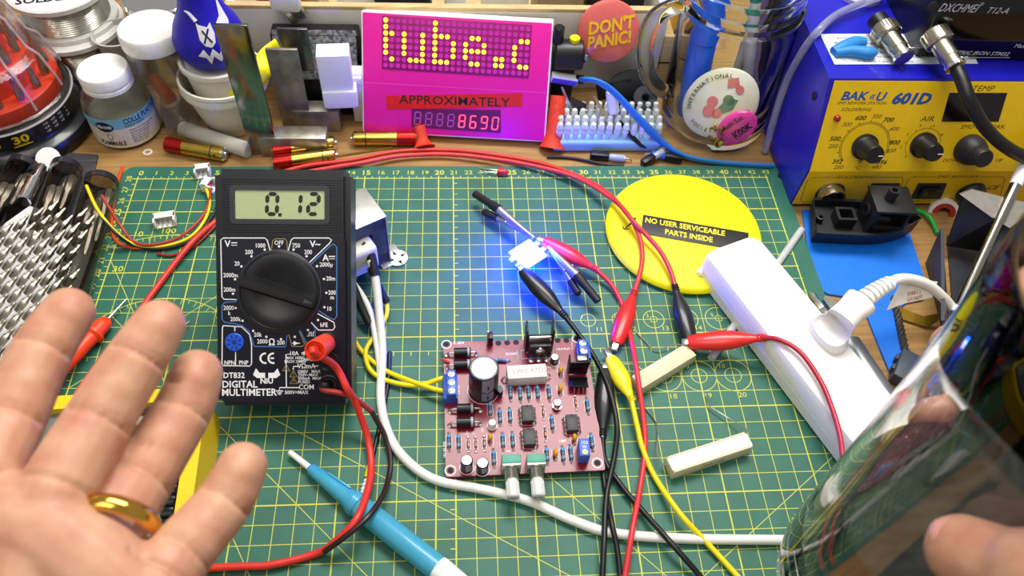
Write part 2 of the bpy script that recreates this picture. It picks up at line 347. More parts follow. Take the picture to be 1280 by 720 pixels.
pline(tb, [(389, 330), (413, 307), (417, 305), (421, 309), (421, 395), (418, 399.5), (413, 398), (398, 388)])
pline(tb, [(296, 377), (281, 378), (277.5, 382), (277.5, 399), (281, 403), (293, 404.5), (303, 407), (311, 414), (315, 424), (318, 433), (357, 433.5), (359, 419)])
pline(tyl, [(339, 314), (341, 301), (344, 298.5), (356, 298.5), (358.5, 301), (359.5, 314)], .035)
pline(tyl, [(361, 418), (365, 433), (378, 433), (381, 430), (374, 414)], .035)
pline(tb, [(375, 413), (383, 428.5), (394, 429), (394, 410), (390, 405)])
pline(tw, [(389, 403), (398, 412.5), (416, 412.5), (418.5, 409), (417.5, 403), (397, 392)])
pline(tw, [(279, 407), (302, 408.5), (312, 418), (314.5, 430), (314.5, 455), (312, 457.5), (279, 457), (277.5, 454), (278, 410), (279, 407)])
pline(tw, [(293.5, 408), (293.5, 414)]); pline(tw, [(294.5, 440), (294.5, 457)])
pline(tw, [(364, 442.5), (357.5, 443), (358, 484)]); pline(tw, [(375, 484.5), (349.5, 484.5), (349, 489)]); pline(tw, [(345, 488.7), (354, 488.7)]); pline(tw, [(346.5, 491), (352.5, 491)]); pline(tw, [(348, 493), (351, 493)])
pline(tw, [(373, 458), (367, 458), (366.5, 462)]); pline(tw, [(393, 457.5), (398, 457.5)]); pline(tw, [(289, 303.5), (296.5, 303.5)]); pline(tw, [(289, 306.5), (296.5, 306.5)], .03); pline(tw, [(411, 320.5), (419, 320.5)]); pline(tw, [(411, 323.5), (419, 323.5)], .03); pline(tw, [(377, 441), (381, 441)]); pline(tw, [(377, 443), (381, 443)], .03)
pline(tw, [(384, 420), (386.5, 420), (386.5, 415), (389, 415), (389, 420), (391.5, 420), (391.5, 415), (393, 415)], .04)
pline(tw, [(365, 429), (375, 429)], .04); x, y = fm(370, 429, .02); tw.append(prism([(x - .12, y - .12), (x - .12, y + .12), (x + .12, y)], .02, .028))
for cxp in (331.5, 341.5): tw.append(strip([fm(cxp + 6 * math.cos(math.radians(q)), 447.8 + 6 * math.sin(math.radians(q)), .02) for q in range(75, 290, 12)], .09, .026))
pline(tw, [(338, 447.8), (342.5, 447.8)], .08)
for (px, py) in ((357.8, 459.5), (366.8, 466.8), (367, 475.6)): pline(tyl, [(px - 4.5, py + 4), (px, py - 4), (px + 4.5, py + 4)], .05, True); lab('!', px, py + .8, .22, 1, .02, tyl)
# bull's head emblem
for sgn in (-1, 1):
    X = lambda d: 333.4 + sgn * d
    tw.append(prism([fm(X(a), b_, .02) for a, b_ in (((2), 466), (9, 466), (13.5, 460.5), (17, 468.5), (12, 472.5), (2, 472.5))], .02, .028))
lab('NIU', 333.4, 476.5, .38, 1.0, .03)
PW = tag(P('printed_scale', join(*tw, *dots), PRW, mm_, sharp=0), kind='stuff'); P('blue_range_lines', join(*tb), M('blue_print', '#3c74b8', .6, var=0), mm_, sharp=0); tag(P('yellow_marks', join(*tyl), M('yellow_print', '#9a8a3c', .6, var=0), mm_, sharp=0), kind='stuff')
x, y = fm(293.5, 427.5, .03)
sk = P('transistor_socket', join(cyl(.47, .12, 28, b=.04), *[xf(box(.2, .07, .03, 0, (.28, 0, .125)), rot=(0, 0, k * 45)) for k in range(0)]), M('socket_blue', '#1b50c8', .35), mm_, (x, y, .02), label='blue round transistor test socket')
P('socket_slots', join(*[xf(box(.18, .06, .02, 0, (.29, 0, .122)), rot=(0, 0, k * 45 + 22)) for k in range(8)], xf(cyl(.12, .02, 12), (0, 0, .115))), M('socket_dark', '#0c2468', .5), sk)
JK = [fm(409, 428, .05), fm(411, 452, .05), fm(411, 481, .05)]
for i, (x, y) in enumerate(JK): P('jack', lathe([(.52, 0), (.52, .1), (.46, .12), (.4, .06), (.26, .06), (.24, -.3), (0, -.3)], 28), BLK, mm_, (x, y, .02))
# ================================================================ test leads of the multimeter
def wpt(px, py, h): return FM @ Vector((*fm(px, py, h), h))
def plug(name_m, base, tip, m, r=.33):
    return None
mred = M('probe_red', '#f2451a', .4, var=.05)
b0 = FM @ Vector((JK[0][0], JK[0][1], .1)); tp = atd(394, 438, 38.2); dv = (tp - b0)
lead = T('test_lead', 'red multimeter test lead with orange-red plug in the upper jack', 'test lead', b0)
L = dv.length
fr = frame((0, 0, 0), dv, (0, 0, 1)) @ mat4((0, 0, 0), (0, 90, 0))
P('plug', lathe([(.42, 0), (.5, .25), (.53, L * .55), (.53, L), (.47, L + .02), (.4, L - .2), (.0, L - .3)], 24), mred, lead, mx=fr)
cab = [tp - dv.normalized() * .2] + [tp + dv.normalized() * .35] + [wpt(419, 458, .55), wpt(434, 486, .45), at(444, 503, 2.2), at(459, 545, .6), at(464, 580, .35), at(460, 612, .8), at(445, 650, 1.45), at(418, 678, .9), at(395, 692, .25), at(340, 706, .3), at(300, 708, .3), at(258, 710, .3)]
P('cable', tube([c - b0 for c in cab], .19, 10, 8), REDW, lead)
c0 = FM @ Vector((JK[2][0] - .15, JK[2][1], .1))
lead2 = T('test_lead', 'dark red-and-black lead coming out of the meter\'s lower jack', 'test lead', c0)
P('plug', xf(lathe([(.24, -.1), (.3, .15), (.22, .45), (.12, .5)], 18), m=frame((0, 0, 0), FM.to_3x3() @ Vector((0, 0, 1)), (0, 1, 0)) @ mat4((0, 0, 0), (0, 90, 0))), BLK, lead2)
cb = [c0, wpt(403, 487, .5), wpt(424, 491, .45), at(443, 498, 2.3), at(464, 514, 1.3), at(481, 545, .5), at(488, 575, .2), at(485, 600, .3), at(477, 622, .9), at(458, 648, 1.5), at(430, 672, 1.3), at(405, 690, .6)]
P('cable', [(tube([c - c0 for c in cb[:5]], .14, 8, 8), M('dark_red_wire', '#a02c28', .4)), (tube([c - c0 for c in cb[4:]], .14, 8, 8), M('black_red_wire', '#2a1416', .4))], None, lead2)
# ================================================================ red circuit board with its components
BM = mat4((24.56, 10.2, .38), (0, 0, .94)); bf = Face(BM); BT = .16
pcb = T('circuit_board', 'red circuit board crowded with resistors, capacitors, chips and two shaft potentiometers', 'circuit board', mx=BM)
pred = M('board_red', '#7d1229', 0.32, var=.12, vs=1.2, hex2='#8a1a32', coat=.1)
def bp_(px, py): return bf(px, py, BT)
bpoly = [(-4.12, -4.1), (4.14, -4.08), (4.14, 3.2), (3.95, 4.12), (-4.12, 4.1)]
P('board', prism(rrect(8.27, 8.22, .12), 0, BT), pred, pcb)
for sx, sy in ((-3.8, -3.8), (3.8, -3.8), (-3.8, 3.8), (3.8, 3.8)): P('standoff_pin', xf(cyl(.12, .36, 8), (sx, sy, -.37)), SOLD, pcb)
hole = M('hole_dark', '#1a0d10', .7); pad = []; holes = []; sr = []
def silk(x, y, w_, h, t=.025): sr.append(strip([(x - w_ / 2, y - h / 2), (x + w_ / 2, y - h / 2), (x + w_ / 2, y + h / 2), (x - w_ / 2, y + h / 2)], t, BT + .003, True))
def padat(x, y, r=.085): pad.append(xf(lathe([(r, 0), (r * .8, .03), (.03, .07)], 10), (x, y, BT)))
for q in ((558, 430.5), (721, 423), (563, 588), (746.7, 578.7)):
    x, y = bp_(*q); holes.append(xf(cyl(.17, .006, 18), (x, y, BT))); sr.append(strip(circ(.27, 28, (x, y)), .05, BT + .004, True))
for q in ((623, 429), (634, 428.5), (645, 428), (697, 425.5), (708, 425.5)): x, y = bp_(*q); holes.append(xf(cyl(.17, .006, 16), (x, y, BT)))
for h_ in holes: P('mounting_hole', h_, hole, pcb, sharp=0)
rblue = M('resistor_blue', '#3f8fc4', .35, var=.05); bands = [M('band_black', '#16161a', .5), M('band_red', '#7a2a22', .5), M('band_brown', '#4c2a16', .5), M('band_gold', '#a8842c', .4)]
rbody = lathe([(.02, -.34), (.1, -.33), (.125, -.25), (.1, -.16), (.1, .16), (.125, .25), (.1, .33), (.02, .34)], 10)
rband = [(xf(lathe([(.106, -.03), (.106, .03)], 10, False), (0, 0, z)), bands[k]) for z, k in ((-.12, 0), (-.02, 1), (.08, 2), (.25, 3))]
rband[3] = (xf(lathe([(.13, -.03), (.13, .03)], 10, False), (0, 0, .25)), bands[3])
rleg = join(tube([(0, .52, -.14), (0, .5, -.02), (0, .42, 0), (0, .3, 0)], .028, 6, 3), tube([(0, -.52, -.14), (0, -.5, -.02), (0, -.42, 0), (0, -.3, 0)], .028, 6, 3))
def resistor(parent, x, y, rz=0, first=[None]):
    padat(x - .52 * math.sin(math.radians(rz)), y + .52 * math.cos(math.radians(rz))); padat(x + .52 * math.sin(math.radians(rz)), y - .52 * math.cos(math.radians(rz)))
    if rz == 0: sr.append(strip(rrect(.3, .82, .12, 3, (x, y)), .022, BT + .003, True))
    if first[0]: return dup(first[0], parent, (x, y, BT + .14), (0, 0, rz))
    r = P('resistor', xf(rbody, rot=(90, 0, 0)), rblue, parent, (x, y, BT + .14), (0, 0, rz)); first[0] = r
    P('color_bands', [(xf(g, rot=(90, 0, 0)), m) for g, m in rband], None, r); P('lead', rleg, TIN, r)
    return r
for q in ((637.9, 491.5), (650.1, 492.5), (660.6, 491.5), (671.9, 491.5), (686.1, 491.5), (612.6, 512.5), (624.9, 521.6), (637.5, 520.6), (628.4, 551.7), (640.8, 551.4), (690, 529.4), (617.1, 573.1), (683.6, 569.3), (703.6, 568.8), (713.3, 567.3), (561.3, 552.5), (573.3, 553.3), (739.5, 552.8), (734.2, 507.6)): resistor(pcb, *bp_(*q))
resistor(pcb, *bp_(626, 452), 90)
dz = M('diode_glass', '#9a5a3c', .2, coat=.5); zf = [None]
for q in ((679, 515.8), (681.6, 543), (585.3, 555.8), (594.7, 555.8), (605.3, 554.7), (719.5, 504)):
    x, y = bp_(*q); padat(x, y + .42); padat(x, y - .42); silk(x, y, .2, .5)
    if zf[0]: dup(zf[0], pcb, (x, y, BT + .09)); continue
    zf[0] = P('small_diode', xf(cyl(.075, .32, 10), (0, .16, 0), (90, 0, 0)), dz, pcb, (x, y, BT + .09))
    P('band', xf(lathe([(.079, 0), (.079, .06)], 10, False), (0, .13, 0), (90, 0, 0)), bands[0], zf[0]); P('lead', join(tube([(0, .42, -.09), (0, .38, 0), (0, .16, 0)], .025, 6, 3), tube([(0, -.42, -.09), (0, -.38, 0), (0, -.16, 0)], .025, 6, 3)), TIN, zf[0])
# chips
cf = [None]
for q in ((658.9, 521), (661.2, 550), (714.3, 532.6)):
    x, y = bp_(*q)
    for s in (-1, 1):
        for k in range(4): padat(x + s * .42, y - .38 + .254 * k, .09)
    silk(x, y, .66, 1.02)
    if cf[0]: dup(cf[0], pcb, (x, y, BT)); continue
    cf[0] = P('chip', box(.62, .95, .32, .04, (0, 0, .3)), M('chip_grey', '#3a3a3c', .5, var=.06), pcb, (x, y, BT), label='dark grey eight-pin chip')
    for s in (-1, 1):
        for k in range(4): P('pin', tube([(s * .3, -.38 + .254 * k, .3), (s * .4, -.38 + .254 * k, .28), (s * .42, -.38 + .254 * k, 0)], .04, 6, 3), TIN, cf[0])
    P('notch', xf(cyl(.08, .01, 12), (0, .4, .455)), M('chip_notch', '#1a1a1c', .6), cf[0])
# yellow ceramic capacitors
kf = [None]
for q in ((700.5, 466), (700, 488.6), (612.6, 549.6), (717.6, 549.8), (693.9, 569.3)):
    x, y = bp_(*q); padat(x, y - .26); padat(x, y + .26); silk(x, y, .34, .62)
    if kf[0]: dup(kf[0], pcb, (x, y, BT)); continue
    kf[0] = P('ceramic_capacitor', xf(ball(.21, 14, 8, (.62, 1, 1.05)), (0, 0, .3)), M('cap_yellow', '#d89c1c', .35), pcb, (x, y, BT)); P('lead', join(tube([(0, .2, 0), (0, .12, .15)], .03, 6, 2), tube([(0, -.2, 0), (0, -.12, .15)], .03, 6, 2)), TIN, kf[0])
# electrolytics
sleeve = M('cap_sleeve', '#16161f', .28, var=.1); stripe = M('cap_stripe', '#8d8da0', .35); alum = M('cap_top', '#d9d9d6', .35, .6, var=.03)
def ecap(px, py, r, h, striped=False, a0=-75):
    x, y = bp_(px, py); c = P('electrolytic_capacitor', lathe([(r * .93, 0), (r, .06), (r, .12), (r * .94, .17), (r, .24), (r, h - .05), (r * .93, h), (r * .78, h - .01)], 32), sleeve, pcb, (x, y, BT))
    P('aluminium_top', xf(cyl(r * .8, .02, 28), (0, 0, h - .01)), alum, c); sr.append(strip(circ(r + .06, 32, (x, y)), .03, BT + .003, True))
    k = 7; v = []
    for i in range(k):
        a = math.radians(a0 - 24 + 48 * i / (k - 1))
        for z in (.2, h - .06): v.append(((r + .008) * math.cos(a), (r + .008) * math.sin(a), z))
    v2 = []
    for i in range(k):
        a = math.radians(a0 - 24 + 48 * i / (k - 1)); v2 += [((r + .008) * math.cos(a), (r + .008) * math.sin(a), h - .06), (r * .82 * math.cos(a), r * .82 * math.sin(a), h + .004)]
    f = [(2 * i, 2 * i + 2, 2 * i + 3, 2 * i + 1) for i in range(k - 1)]
    P('minus_stripe', join((v, f), (v2, f)), stripe, c)
    if striped:
        m2 = []
        for z in (.55, 1.55): m2.append(xf(box(.09, .02, .34, 0), (( r + .012) * math.cos(math.radians(a0)), (r + .012) * math.sin(math.radians(a0)), z), (0, 0, a0 + 90)))
        m2.append(join(*[xf(box(.36, .02, .04, 0), ((r + .012) * math.cos(math.radians(a0 + s * 12)), (r + .012) * math.sin(math.radians(a0 + s * 12)), 1.08), (0, s * -28, a0 + 90 + s * 12)) for s in (-1, 1)]))
        P('minus_mark', join(*m2), BLK, c)
    return c
ecap(604, 488, .8, 2.35, True); ecap(583.3, 585, .31, .95); ecap(602.8, 587, .31, .82); ecap(692.7, 452, .24, .5)
# rectifier diodes
df = [None]
for q in ((582, 514), (582, 531), (578, 444), (578, 459)):
    x, y = bp_(*q); padat(x - .85, y, .15); padat(x + .8, y, .15)
    if df[0]: dup(df[0], pcb, (x, y, BT + .3)); continue
    df[0] = P('rectifier_diode', xf(cyl(.27, .95, 18, b=.03), (-.475, 0, 0), (0, 90, 0)), M('diode_black', '#141416', .35), pcb, (x, y, BT + .3)); P('band', xf(lathe([(.274, 0), (.274, .12)], 18, False), (.28, 0, 0), (0, 90, 0)), M('band_silver', '#a8a8ac', .4), df[0])
    P('lead', join(tube([(-.85, 0, -.28), (-.8, 0, -.05), (-.47, 0, 0)], .06, 8, 4), tube([(.8, 0, -.28), (.76, 0, -.05), (.47, 0, 0)], .06, 8, 4)), TIN, df[0])
# white led, small transistors
x, y = bp_(615, 533); ld = P('white_led', lathe([(.27, 0), (.27, .1), (.24, .1), (.24, .32), (.18, .48), (.02, .56)], 18), M('led_white', '#f0eef0', .25), pcb, (x, y, BT)); x, y = bp_(623, 494)
t92 = P('transistor', prism([(a, b_) for a, b_ in circ(.24, 14, (0, 0), -30, 210)], .2, .68), BLK, pcb, (x, y, BT), (0, 0, -50)); P('lead', join(*[tube([(k * .12, .02, 0), (k * .1, .02, .22)], .025, 6, 2) for k in (-1, 0, 1)]), TIN, t92)
x, y = bp_(696, 509); mt_ = P('metal_can_transistor', lathe([(.26, .12), (.26, .16), (.2, .17), (.2, .5), (.17, .54), (.01, .54)], 20), CHROME, pcb, (x, y, BT), (0, 0, 0)); P('lead', join(*[tube([(k * .1, .05 * k, 0), (k * .1, .05 * k, .15)], .025, 6, 2) for k in (-1, 0, 1)]), TIN, mt_)
# ceramic power resistor on the board
x, y = bp_(657.5, 474); pr_ = P('cement_resistor', box(2.18, .85, .85, .06, (0, 0, .46)), M('cement_white', '#e6e2da', .6, var=.04), pcb, (x, y, BT), (0, 0, 2.0), label='white cement power resistor printed 5W0.47Ω'); P('marking', text('5W0.47ΩJ', .42, .004, 0, 1.05, at_=(.1, .0, .888)), M('grey_print', '#9a9590', .7, var=0), pr_, sharp=0)
P('lead', tube([(-1.35, 0, 0), (-1.3, 0, .3), (-1.05, 0, .4)], .04, 6, 4), TIN, pr_); P('lead', tube([(1.35, 0, 0), (1.3, 0, .3), (1.05, 0, .4)], .04, 6, 4), TIN, pr_); padat(x - 1.35, y); padat(x + 1.35, y)
# screw terminals
tbl = M('terminal_blue', '#2456b8', .35)
def terminal(px, py, n, rz):
    x, y = bp_(px, py); t = P('screw_terminal', join(box(.78, .52 * n, .55, .03, (0, 0, .28)), box(.5, .52 * n, .55, .04, (.06, 0, .72))), tbl, pcb, (x, y, BT), (0, 0, rz))
    for k in range(n): P('screw', [(lathe([(.19, 0), (.19, .03), (.02, .06)], 16), STEEL), (box(.3, .04, .02, 0, (0, 0, .06)), BLK)], None, t, (.06, (k - (n - 1) / 2) * .52, .975), (0, 0, rnd.uniform(0, 90)))
    for k in range(n): P('wire_opening', box(.02, .32, .32, 0, (-.395, (k - (n - 1) / 2) * .52, .28)), M('opening_dark', '#0a1230', .6), t)
    return t
terminal(563, 489, 3, 0); terminal(728, 445, 2, 180)
# trimmer potentiometer
x, y = bp_(728, 569); tr = P('trimmer', box(.55, .98, .95, .04, (0, 0, .5)), M('trim_blue', '#3a62cc', .4), pcb, (x, y, BT), (0, 0, -4)); P('trim_screw', [(xf(cyl(.13, .06, 14), (.0, -.3, .975)), GOLD), (box(.2, .035, .02, 0, (0, -.3, 1.04)), BLK)], None, tr); P('marking', join(text('103', .26, .004, at_=(0, .25, .98)), text('W', .22, .004, at_=(0, 0, .98))), PRW, tr, sharp=0)
# shaft potentiometers
for k, q in enumerate(((638, 586), (668.5, 585))):
    x, y = bp_(*q)
    if k: p2_ = dup(pot, pcb, (x, y, BT)); continue
    pot = P('potentiometer', box(.98, .62, 1.1, .04, (0, 0, .55)), M('pot_metal', '#c9c9c4', .35, .8), pcb, (x, y, BT)); P('green_top', box(.94, .46, .06, .02, (0, .04, 1.12)), M('pot_green', '#4f9c88', .5), pot, label='green resistive board on top')
    thr = []
    for i in range(8): thr += [(.33, -.62 * 0 - i * .07), (.36, -i * .07 - .035)]
    P('threaded_bush', xf(lathe([(r, .0 - z) for r, z in thr], 20), (0, -.3, .58), (90, 0, 0)), STEEL, pot)
    sh = P('shaft', join(xf(lathe([(.28, 0), (.28, .06), (.31, .1)], 18), (0, -.82, .58), (90, 0, 0)), xf(lathe([(.3 + .02 * (i % 2), .1 + i * 0) for i in range(1)] + [(.31, .1), (.31, .95), (.26, 1.0)], 18), (0, -.82, .58), (90, 0, 0))), M('shaft_white', '#d6d6d2', .4), pot)
    P('knurls', join(*[xf(box(.05, .75, .05, 0, (0, -.4, .31)), (0, -.95, .58), (0, a, 0)) for a in range(0, 360, 30)]), M('shaft_white', '#d6d6d2'), sh); P('slot', box(.62, .82, .06, 0, (0, -1.45, .58)), M('slot_dark', '#77777a', .6), sh, rot=(0, 0, 0))
# heatsink with power transistor at the back edge
x, y = bp_(673, 442); hs = P('heatsink', join(box(1.5, .1, 1.7, .02, (0, .1, .95)), box(.1, .75, 2.1, .02, (-.74, .42, 1.15)), box(.1, .75, 2.1, .02, (.74, .42, 1.15))), M('heatsink_black', '#101014', .4, .3), pcb, (x, y, BT))
P('power_transistor', [(box(1.25, .42, 1.15, .05, (0, -.16, .72)), BLK), (box(1.25, .1, .5, .02, (0, 0, 1.52)), TIN)], None, hs, (0, 0, 0)); P('mounting_screw', [(xf(lathe([(.26, 0), (.26, .1), (.16, .18), (.01, .19)], 18), (0, -.36, .95), (90, 0, 0)), CHROME), (xf(box(.3, .02, .05, 0), (0, -.56, .95)), BLK)], None, hs); P('lead', join(*[tube([(k * .45, -.3, 0), (k * .45, -.2, .25)], .05, 6, 2) for k in (-1, 0, 1)]), TIN, hs)
for k in (-1, 0, 1): padat(x + k * .45, y - .42, .17)
# small finned heatsink at the right
x, y = bp_(721.5, 468); h2 = P('regulator_heatsink', join(box(1.05, .08, 1.2, .02, (0, .0, .7)), box(.08, .55, 1.2, .02, (-.5, .25, .7)), box(.08, .55, 1.2, .02, (.5, .25, .7))), M('heatsink_black', '#101014'), pcb, (x, y, BT)); P('regulator', box(.55, .35, .85, .03, (.15, .24, .95)), M('reg_grey', '#8a8a88', .35, .8), h2)
x, y = bp_(722.5, 486); h3 = P('folded_heatsink', join(box(1.05, .7, .08, .02, (0, 0, .35)), box(1.05, .08, .5, .02, (0, .36, .3))), M('heatsink_black', '#101014'), pcb, (x, y, BT), (-25, 0, -3)); P('lead', join(*[tube([(k * .25, -.3, -.1), (k * .25, -.3, .35)], .04, 6, 2) for k in (-1, 0, 1)]), TIN, h3)
# tall spare pin and red/white jumpers at the corner
x, y = bp_(609.5, 430); P('header_pin', box(.1, .1, 1.3, .02, (0, 0, .65)), TIN, pcb, (x, y, BT)); x, y = bp_(613, 428); P('fuse_clip', box(.25, .5, .75, .04, (0, 0, .4)), BLK, pcb, (x, y, BT))
x, y = bp_(558, 445); P('solder_blob', ball(.19, 12, 6, (1, .8, .5)), SOLD, pcb, (x, y, BT + .05)); x, y = bp_(556.5, 452); P('red_jumper', tube([(-.2, .1, .05), (0, 0, .15), (.25, -.12, .1)], .06, 8, 4), REDW, pcb, (x, y, BT))
def st(s, px, py, size=.2, rot=0): x, y = bp_(px, py); sr.append(text(s, size, .002, .01, 1, rotz=rot, at_=(x, y, BT + .003)))
st('0-30V', 573.5, 428.8, .26); st('D1047', 639.5, 442.5, .24); st('OUTPUT', 704, 436.5, .2); st('24VAC', 573.5, 487, .2, 90); st('24V/1W', 690, 459, .22); st('101-02-333', 556, 562, .2, 90); st('100P', 703, 551.5, .2); st('10K', 635, 564, .16); st('10K', 667, 563, .16); st('5K1', 603, 537, .15, 90); st('D2', 592, 541, .15, 90); st('Q3', 629, 485, .2, 90); st('3K3', 584, 541, .15, 90)
for a, b_ in (((646, 437.5), (648, 449)), ((715, 437), (715, 426))): sr.append(strip([bp_(*a), bp_(*b_)], .02, BT + .003))
x0, y0 = bp_(651, 438); x1, y1 = bp_(692, 447); sr.append(strip([(x0, y0), (x1, y0), (x1, y1), (x0, y1)], .025, BT + .003, True))
tag(P('solder_pads', join(*pad), SOLD, pcb), kind='stuff'); tag(P('printed_legend', join(*sr), PRW, pcb, sharp=0), kind='stuff')
# ================================================================ transformer behind the multimeter
Tz = 4.2; A = at(456, 234, Tz); B = at(483, 270, Tz); Cc = at(438, 292, Tz)
ux = (B - A).normalized(); uy_ = Vector((0, 0, 1)).cross(ux)   # ux runs toward the viewer's right
TM = frame((A.x, A.y, 0), ux, (0, 0, 1)); lx = (B - A).length; ly = 4.6
tf = T('transformer', 'small mains transformer with silver clamp frame and white bobbin behind the black multimeter', 'transformer', mx=TM @ mat4((lx / 2, -ly / 2, 0)))
frm = M('frame_silver', '#cfccc4', .35, .75, var=.12, vs=1.5, bump=.1, bs=8); lam = M('laminations', '#55565a', .5, .5, var=.2, vs=2, stretch=(1, 1, 12))
P('clamp_frame', join(box(lx, ly, .1, .02, (0, 0, Tz - .05)), box(lx, .1, Tz - .1, .02, (0, ly / 2 - .05, Tz / 2)), box(lx, .1, Tz - .1, .02, (0, -ly / 2 + .05, Tz / 2))), frm, tf)
P('laminated_core', join(box(lx - .3, ly - .22, .9, .02, (.1, 0, Tz - .6)), box(lx - .3, ly - .22, .9, .02, (.1, 0, .55)), box(lx - .3, .9, Tz - .4, .02, (.1, ly / 2 - .56, Tz / 2)), box(lx - .3, .9, Tz - .4, .02, (.1, -ly / 2 + .56, Tz / 2))), lam, tf)
bob = P('bobbin', box(lx + 1.3, ly - 2.3, 2.0, .3, (.3, 0, 2.1), 4), M('bobbin_white', '#e9e4d4', .5, var=.05), tf)
P('winding', box(lx + .9, ly - 2.2, 1.5, .25, (.3, 0, 2.1), 3), M('winding_tape', '#d9d2b8', .5), bob)
fp = at(494, 322, .1); fl = (TM @ mat4((lx / 2, -ly / 2, 0))).inverted() @ fp
P('mounting_foot', join(xf(box(1.5, 1.6, .12, .03), (fl.x - .3, fl.y - .3, .06)), xf(ring(1.3, 1.3, .64, .36, 0, .12, 6), (fl.x + .1, fl.y + .1, .02))), frm, tf)
P('printed_mark', join(strip(circ(.42, 28), .06, .0, True), text('UA', .5, .004, .02), text('TP', .4, .004, .03, at_=(.1, .9, 0))), M('black_print', '#15151a', .6, var=0), tf, (.15, -.2, Tz + .012), (0, 0, 100), sharp=0)
# white mains wires and yellow secondary wires of the transformer
def cable(name, label, pts, r, m, n=10, sub=7, group=None):
    o = pts[0].copy(); o = Vector((o.x, o.y, 0)); c = T(name, label, 'cable', o, group=group); P('sheath', tube([p - o for p in pts], r, n, sub), m, c); return c
w1 = cable('mains_cable', 'thick white mains cable running from the transformer across the front of the mat', [at(462, 325, 2.4), at(469, 347, 1.8), at(474, 390, 1.0), at(478, 440, .4), at(476, 500, .27), at(487, 545, .27), at(510, 577, .27), at(545, 600, .27), at(600, 611, .27), at(660, 626, .27), at(715, 650, .27), at(765, 666, .27), at(850, 673, .27), at(985, 675, .27), at(1100, 676, .27)], .25, WHW)
P('black_sleeve', tube([at(452, 306, 2.9) - Vector((w1.location) / S), at(462, 316, 2.6) - Vector(w1.location / S), at(469, 345, 1.85) - Vector(w1.location / S)], .3, 10, 6), BLKS, w1)
w2 = cable('mains_wire', 'shorter white wire with a black sleeve close beside the transformer', [at(440, 352, 1.6), at(452, 368, 1.0), at(463, 390, .7), at(469, 420, .5), at(474, 455, .3), at(475, 490, .25)], .18, WHW)
P('black_sleeve', join(tube([p - w2.location / S for p in (at(441, 356, 1.8), at(452, 385, 1.0), at(462, 405, .55))], .24, 10, 6), tube([p - w2.location / S for p in (at(463, 335, 2.2), at(474, 360, 1.2), at(484, 378, .6))], .22, 10, 6)), BLKS, w2)
cable('yellow_wire', 'yellow wire curving from the transformer sleeve into the upper screw of the blue terminal', [at(483, 374, .6), at(483, 395, .4), at(468, 420, .3), at(457, 440, .3), at(463, 463, .3), at(485, 476, .3), at(520, 482, .4), at(549, 474, .75), at(558, 472, .72)], .14, YELW)
cable('yellow_wire', 'yellow wire from under the meter into the lower screw of the blue terminal', [at(436, 405, .8), at(443, 425, .5), at(455, 442, .2), at(480, 462, .2), at(510, 475, .45), at(545, 487, .7), at(558, 488, .72)], .14, YELW)
pc = cable('probe_wire', 'thin black wire ending in a yellow sleeve and white beads, beside the red lead', [at(487, 440, .2), at(485, 480, .15), at(475, 530, .15), at(466, 570, .15), at(462, 585, .15)], .12, BLKW)
q0 = pc.location / S; e1, e2, e3 = at(463, 582, .15) - q0, at(459, 597, .15) - q0, at(452, 618, .15) - q0
P('yellow_sleeve', tube([e1, e2], .18, 10, 3), YELW, pc)
for k in range(4): P('white_bead', xf(ball(.14, 10, 6), tuple(e2.lerp(e3, .2 + .25 * k))), WHT, pc)
# ================================================================ crocodile leads
def rotbetween(a, b_): return frame(a, Vector(b_) - Vector(a), (0, 0, 1)) @ mat4((0, 0, 0), (0, 90, 0))   # local z runs a -> b
BOOT = [(.25, 0), (.34, .08), (.4, .25), (.44, .42), (.4, .58), (.26, .76), (.17, .86), (.16, 1.0), (.12, 1.0)]
def croc(label, cloth, jaw, tail, cab, r_cab, mcab, jaw_len=.55, sc=1.0, group=None, jawvis=True):
    """insulated crocodile clip: jaw end, tail end, then the cable's points"""
    sc *= 1.22; o = Vector((tail.x, tail.y, 0)); t = T('crocodile_lead', label, 'clip lead', o, group=group); jaw = jaw - o; tail = tail - o; L_ = (tail - jaw).length
    fr_ = rotbetween(jaw, tail)
    g = lathe([(r * sc, z * L_) for r, z in BOOT], 20); g = xf(g, sc=(.78, 1.06, 1))
    P('boot', xf(g, m=fr_), cloth, t)
    rib = join(*[xf(lathe([(.172 * sc, 0), (.19 * sc, .04), (.172 * sc, .08)], 14, False), (0, 0, L_ * (.88 + .035 * i))) for i in range(3)]); P('strain_relief', xf(rib, m=fr_), cloth, t)
    if jawvis:
        for s in (-1, 1): P('jaw', xf(join(box(.09, .3 * sc, jaw_len, .02, (s * .1, 0, -jaw_len / 2 + .1)), *[box(.06, .26 * sc, .05, 0, (s * .04, 0, -jaw_len + .12 + .1 * k)) for k in range(4)]), m=fr_ @ mat4((0, 0, 0), (0, s * 6, 0))), STEEL, t)
    P('cable', tube([tail - (tail - jaw) * .08] + [p - o for p in cab], r_cab, 10, 8), mcab, t); return t
rboot = M('boot_red', '#d42420', .35, var=.05, coat=.2); bboot = M('boot_black', '#121216', .38, coat=.25, var=.1); yboot = M('boot_yellow', '#ecd818', .38, var=.04, coat=.1); mboot = M('boot_magenta', '#d42a50', .35, var=.05, coat=.2)
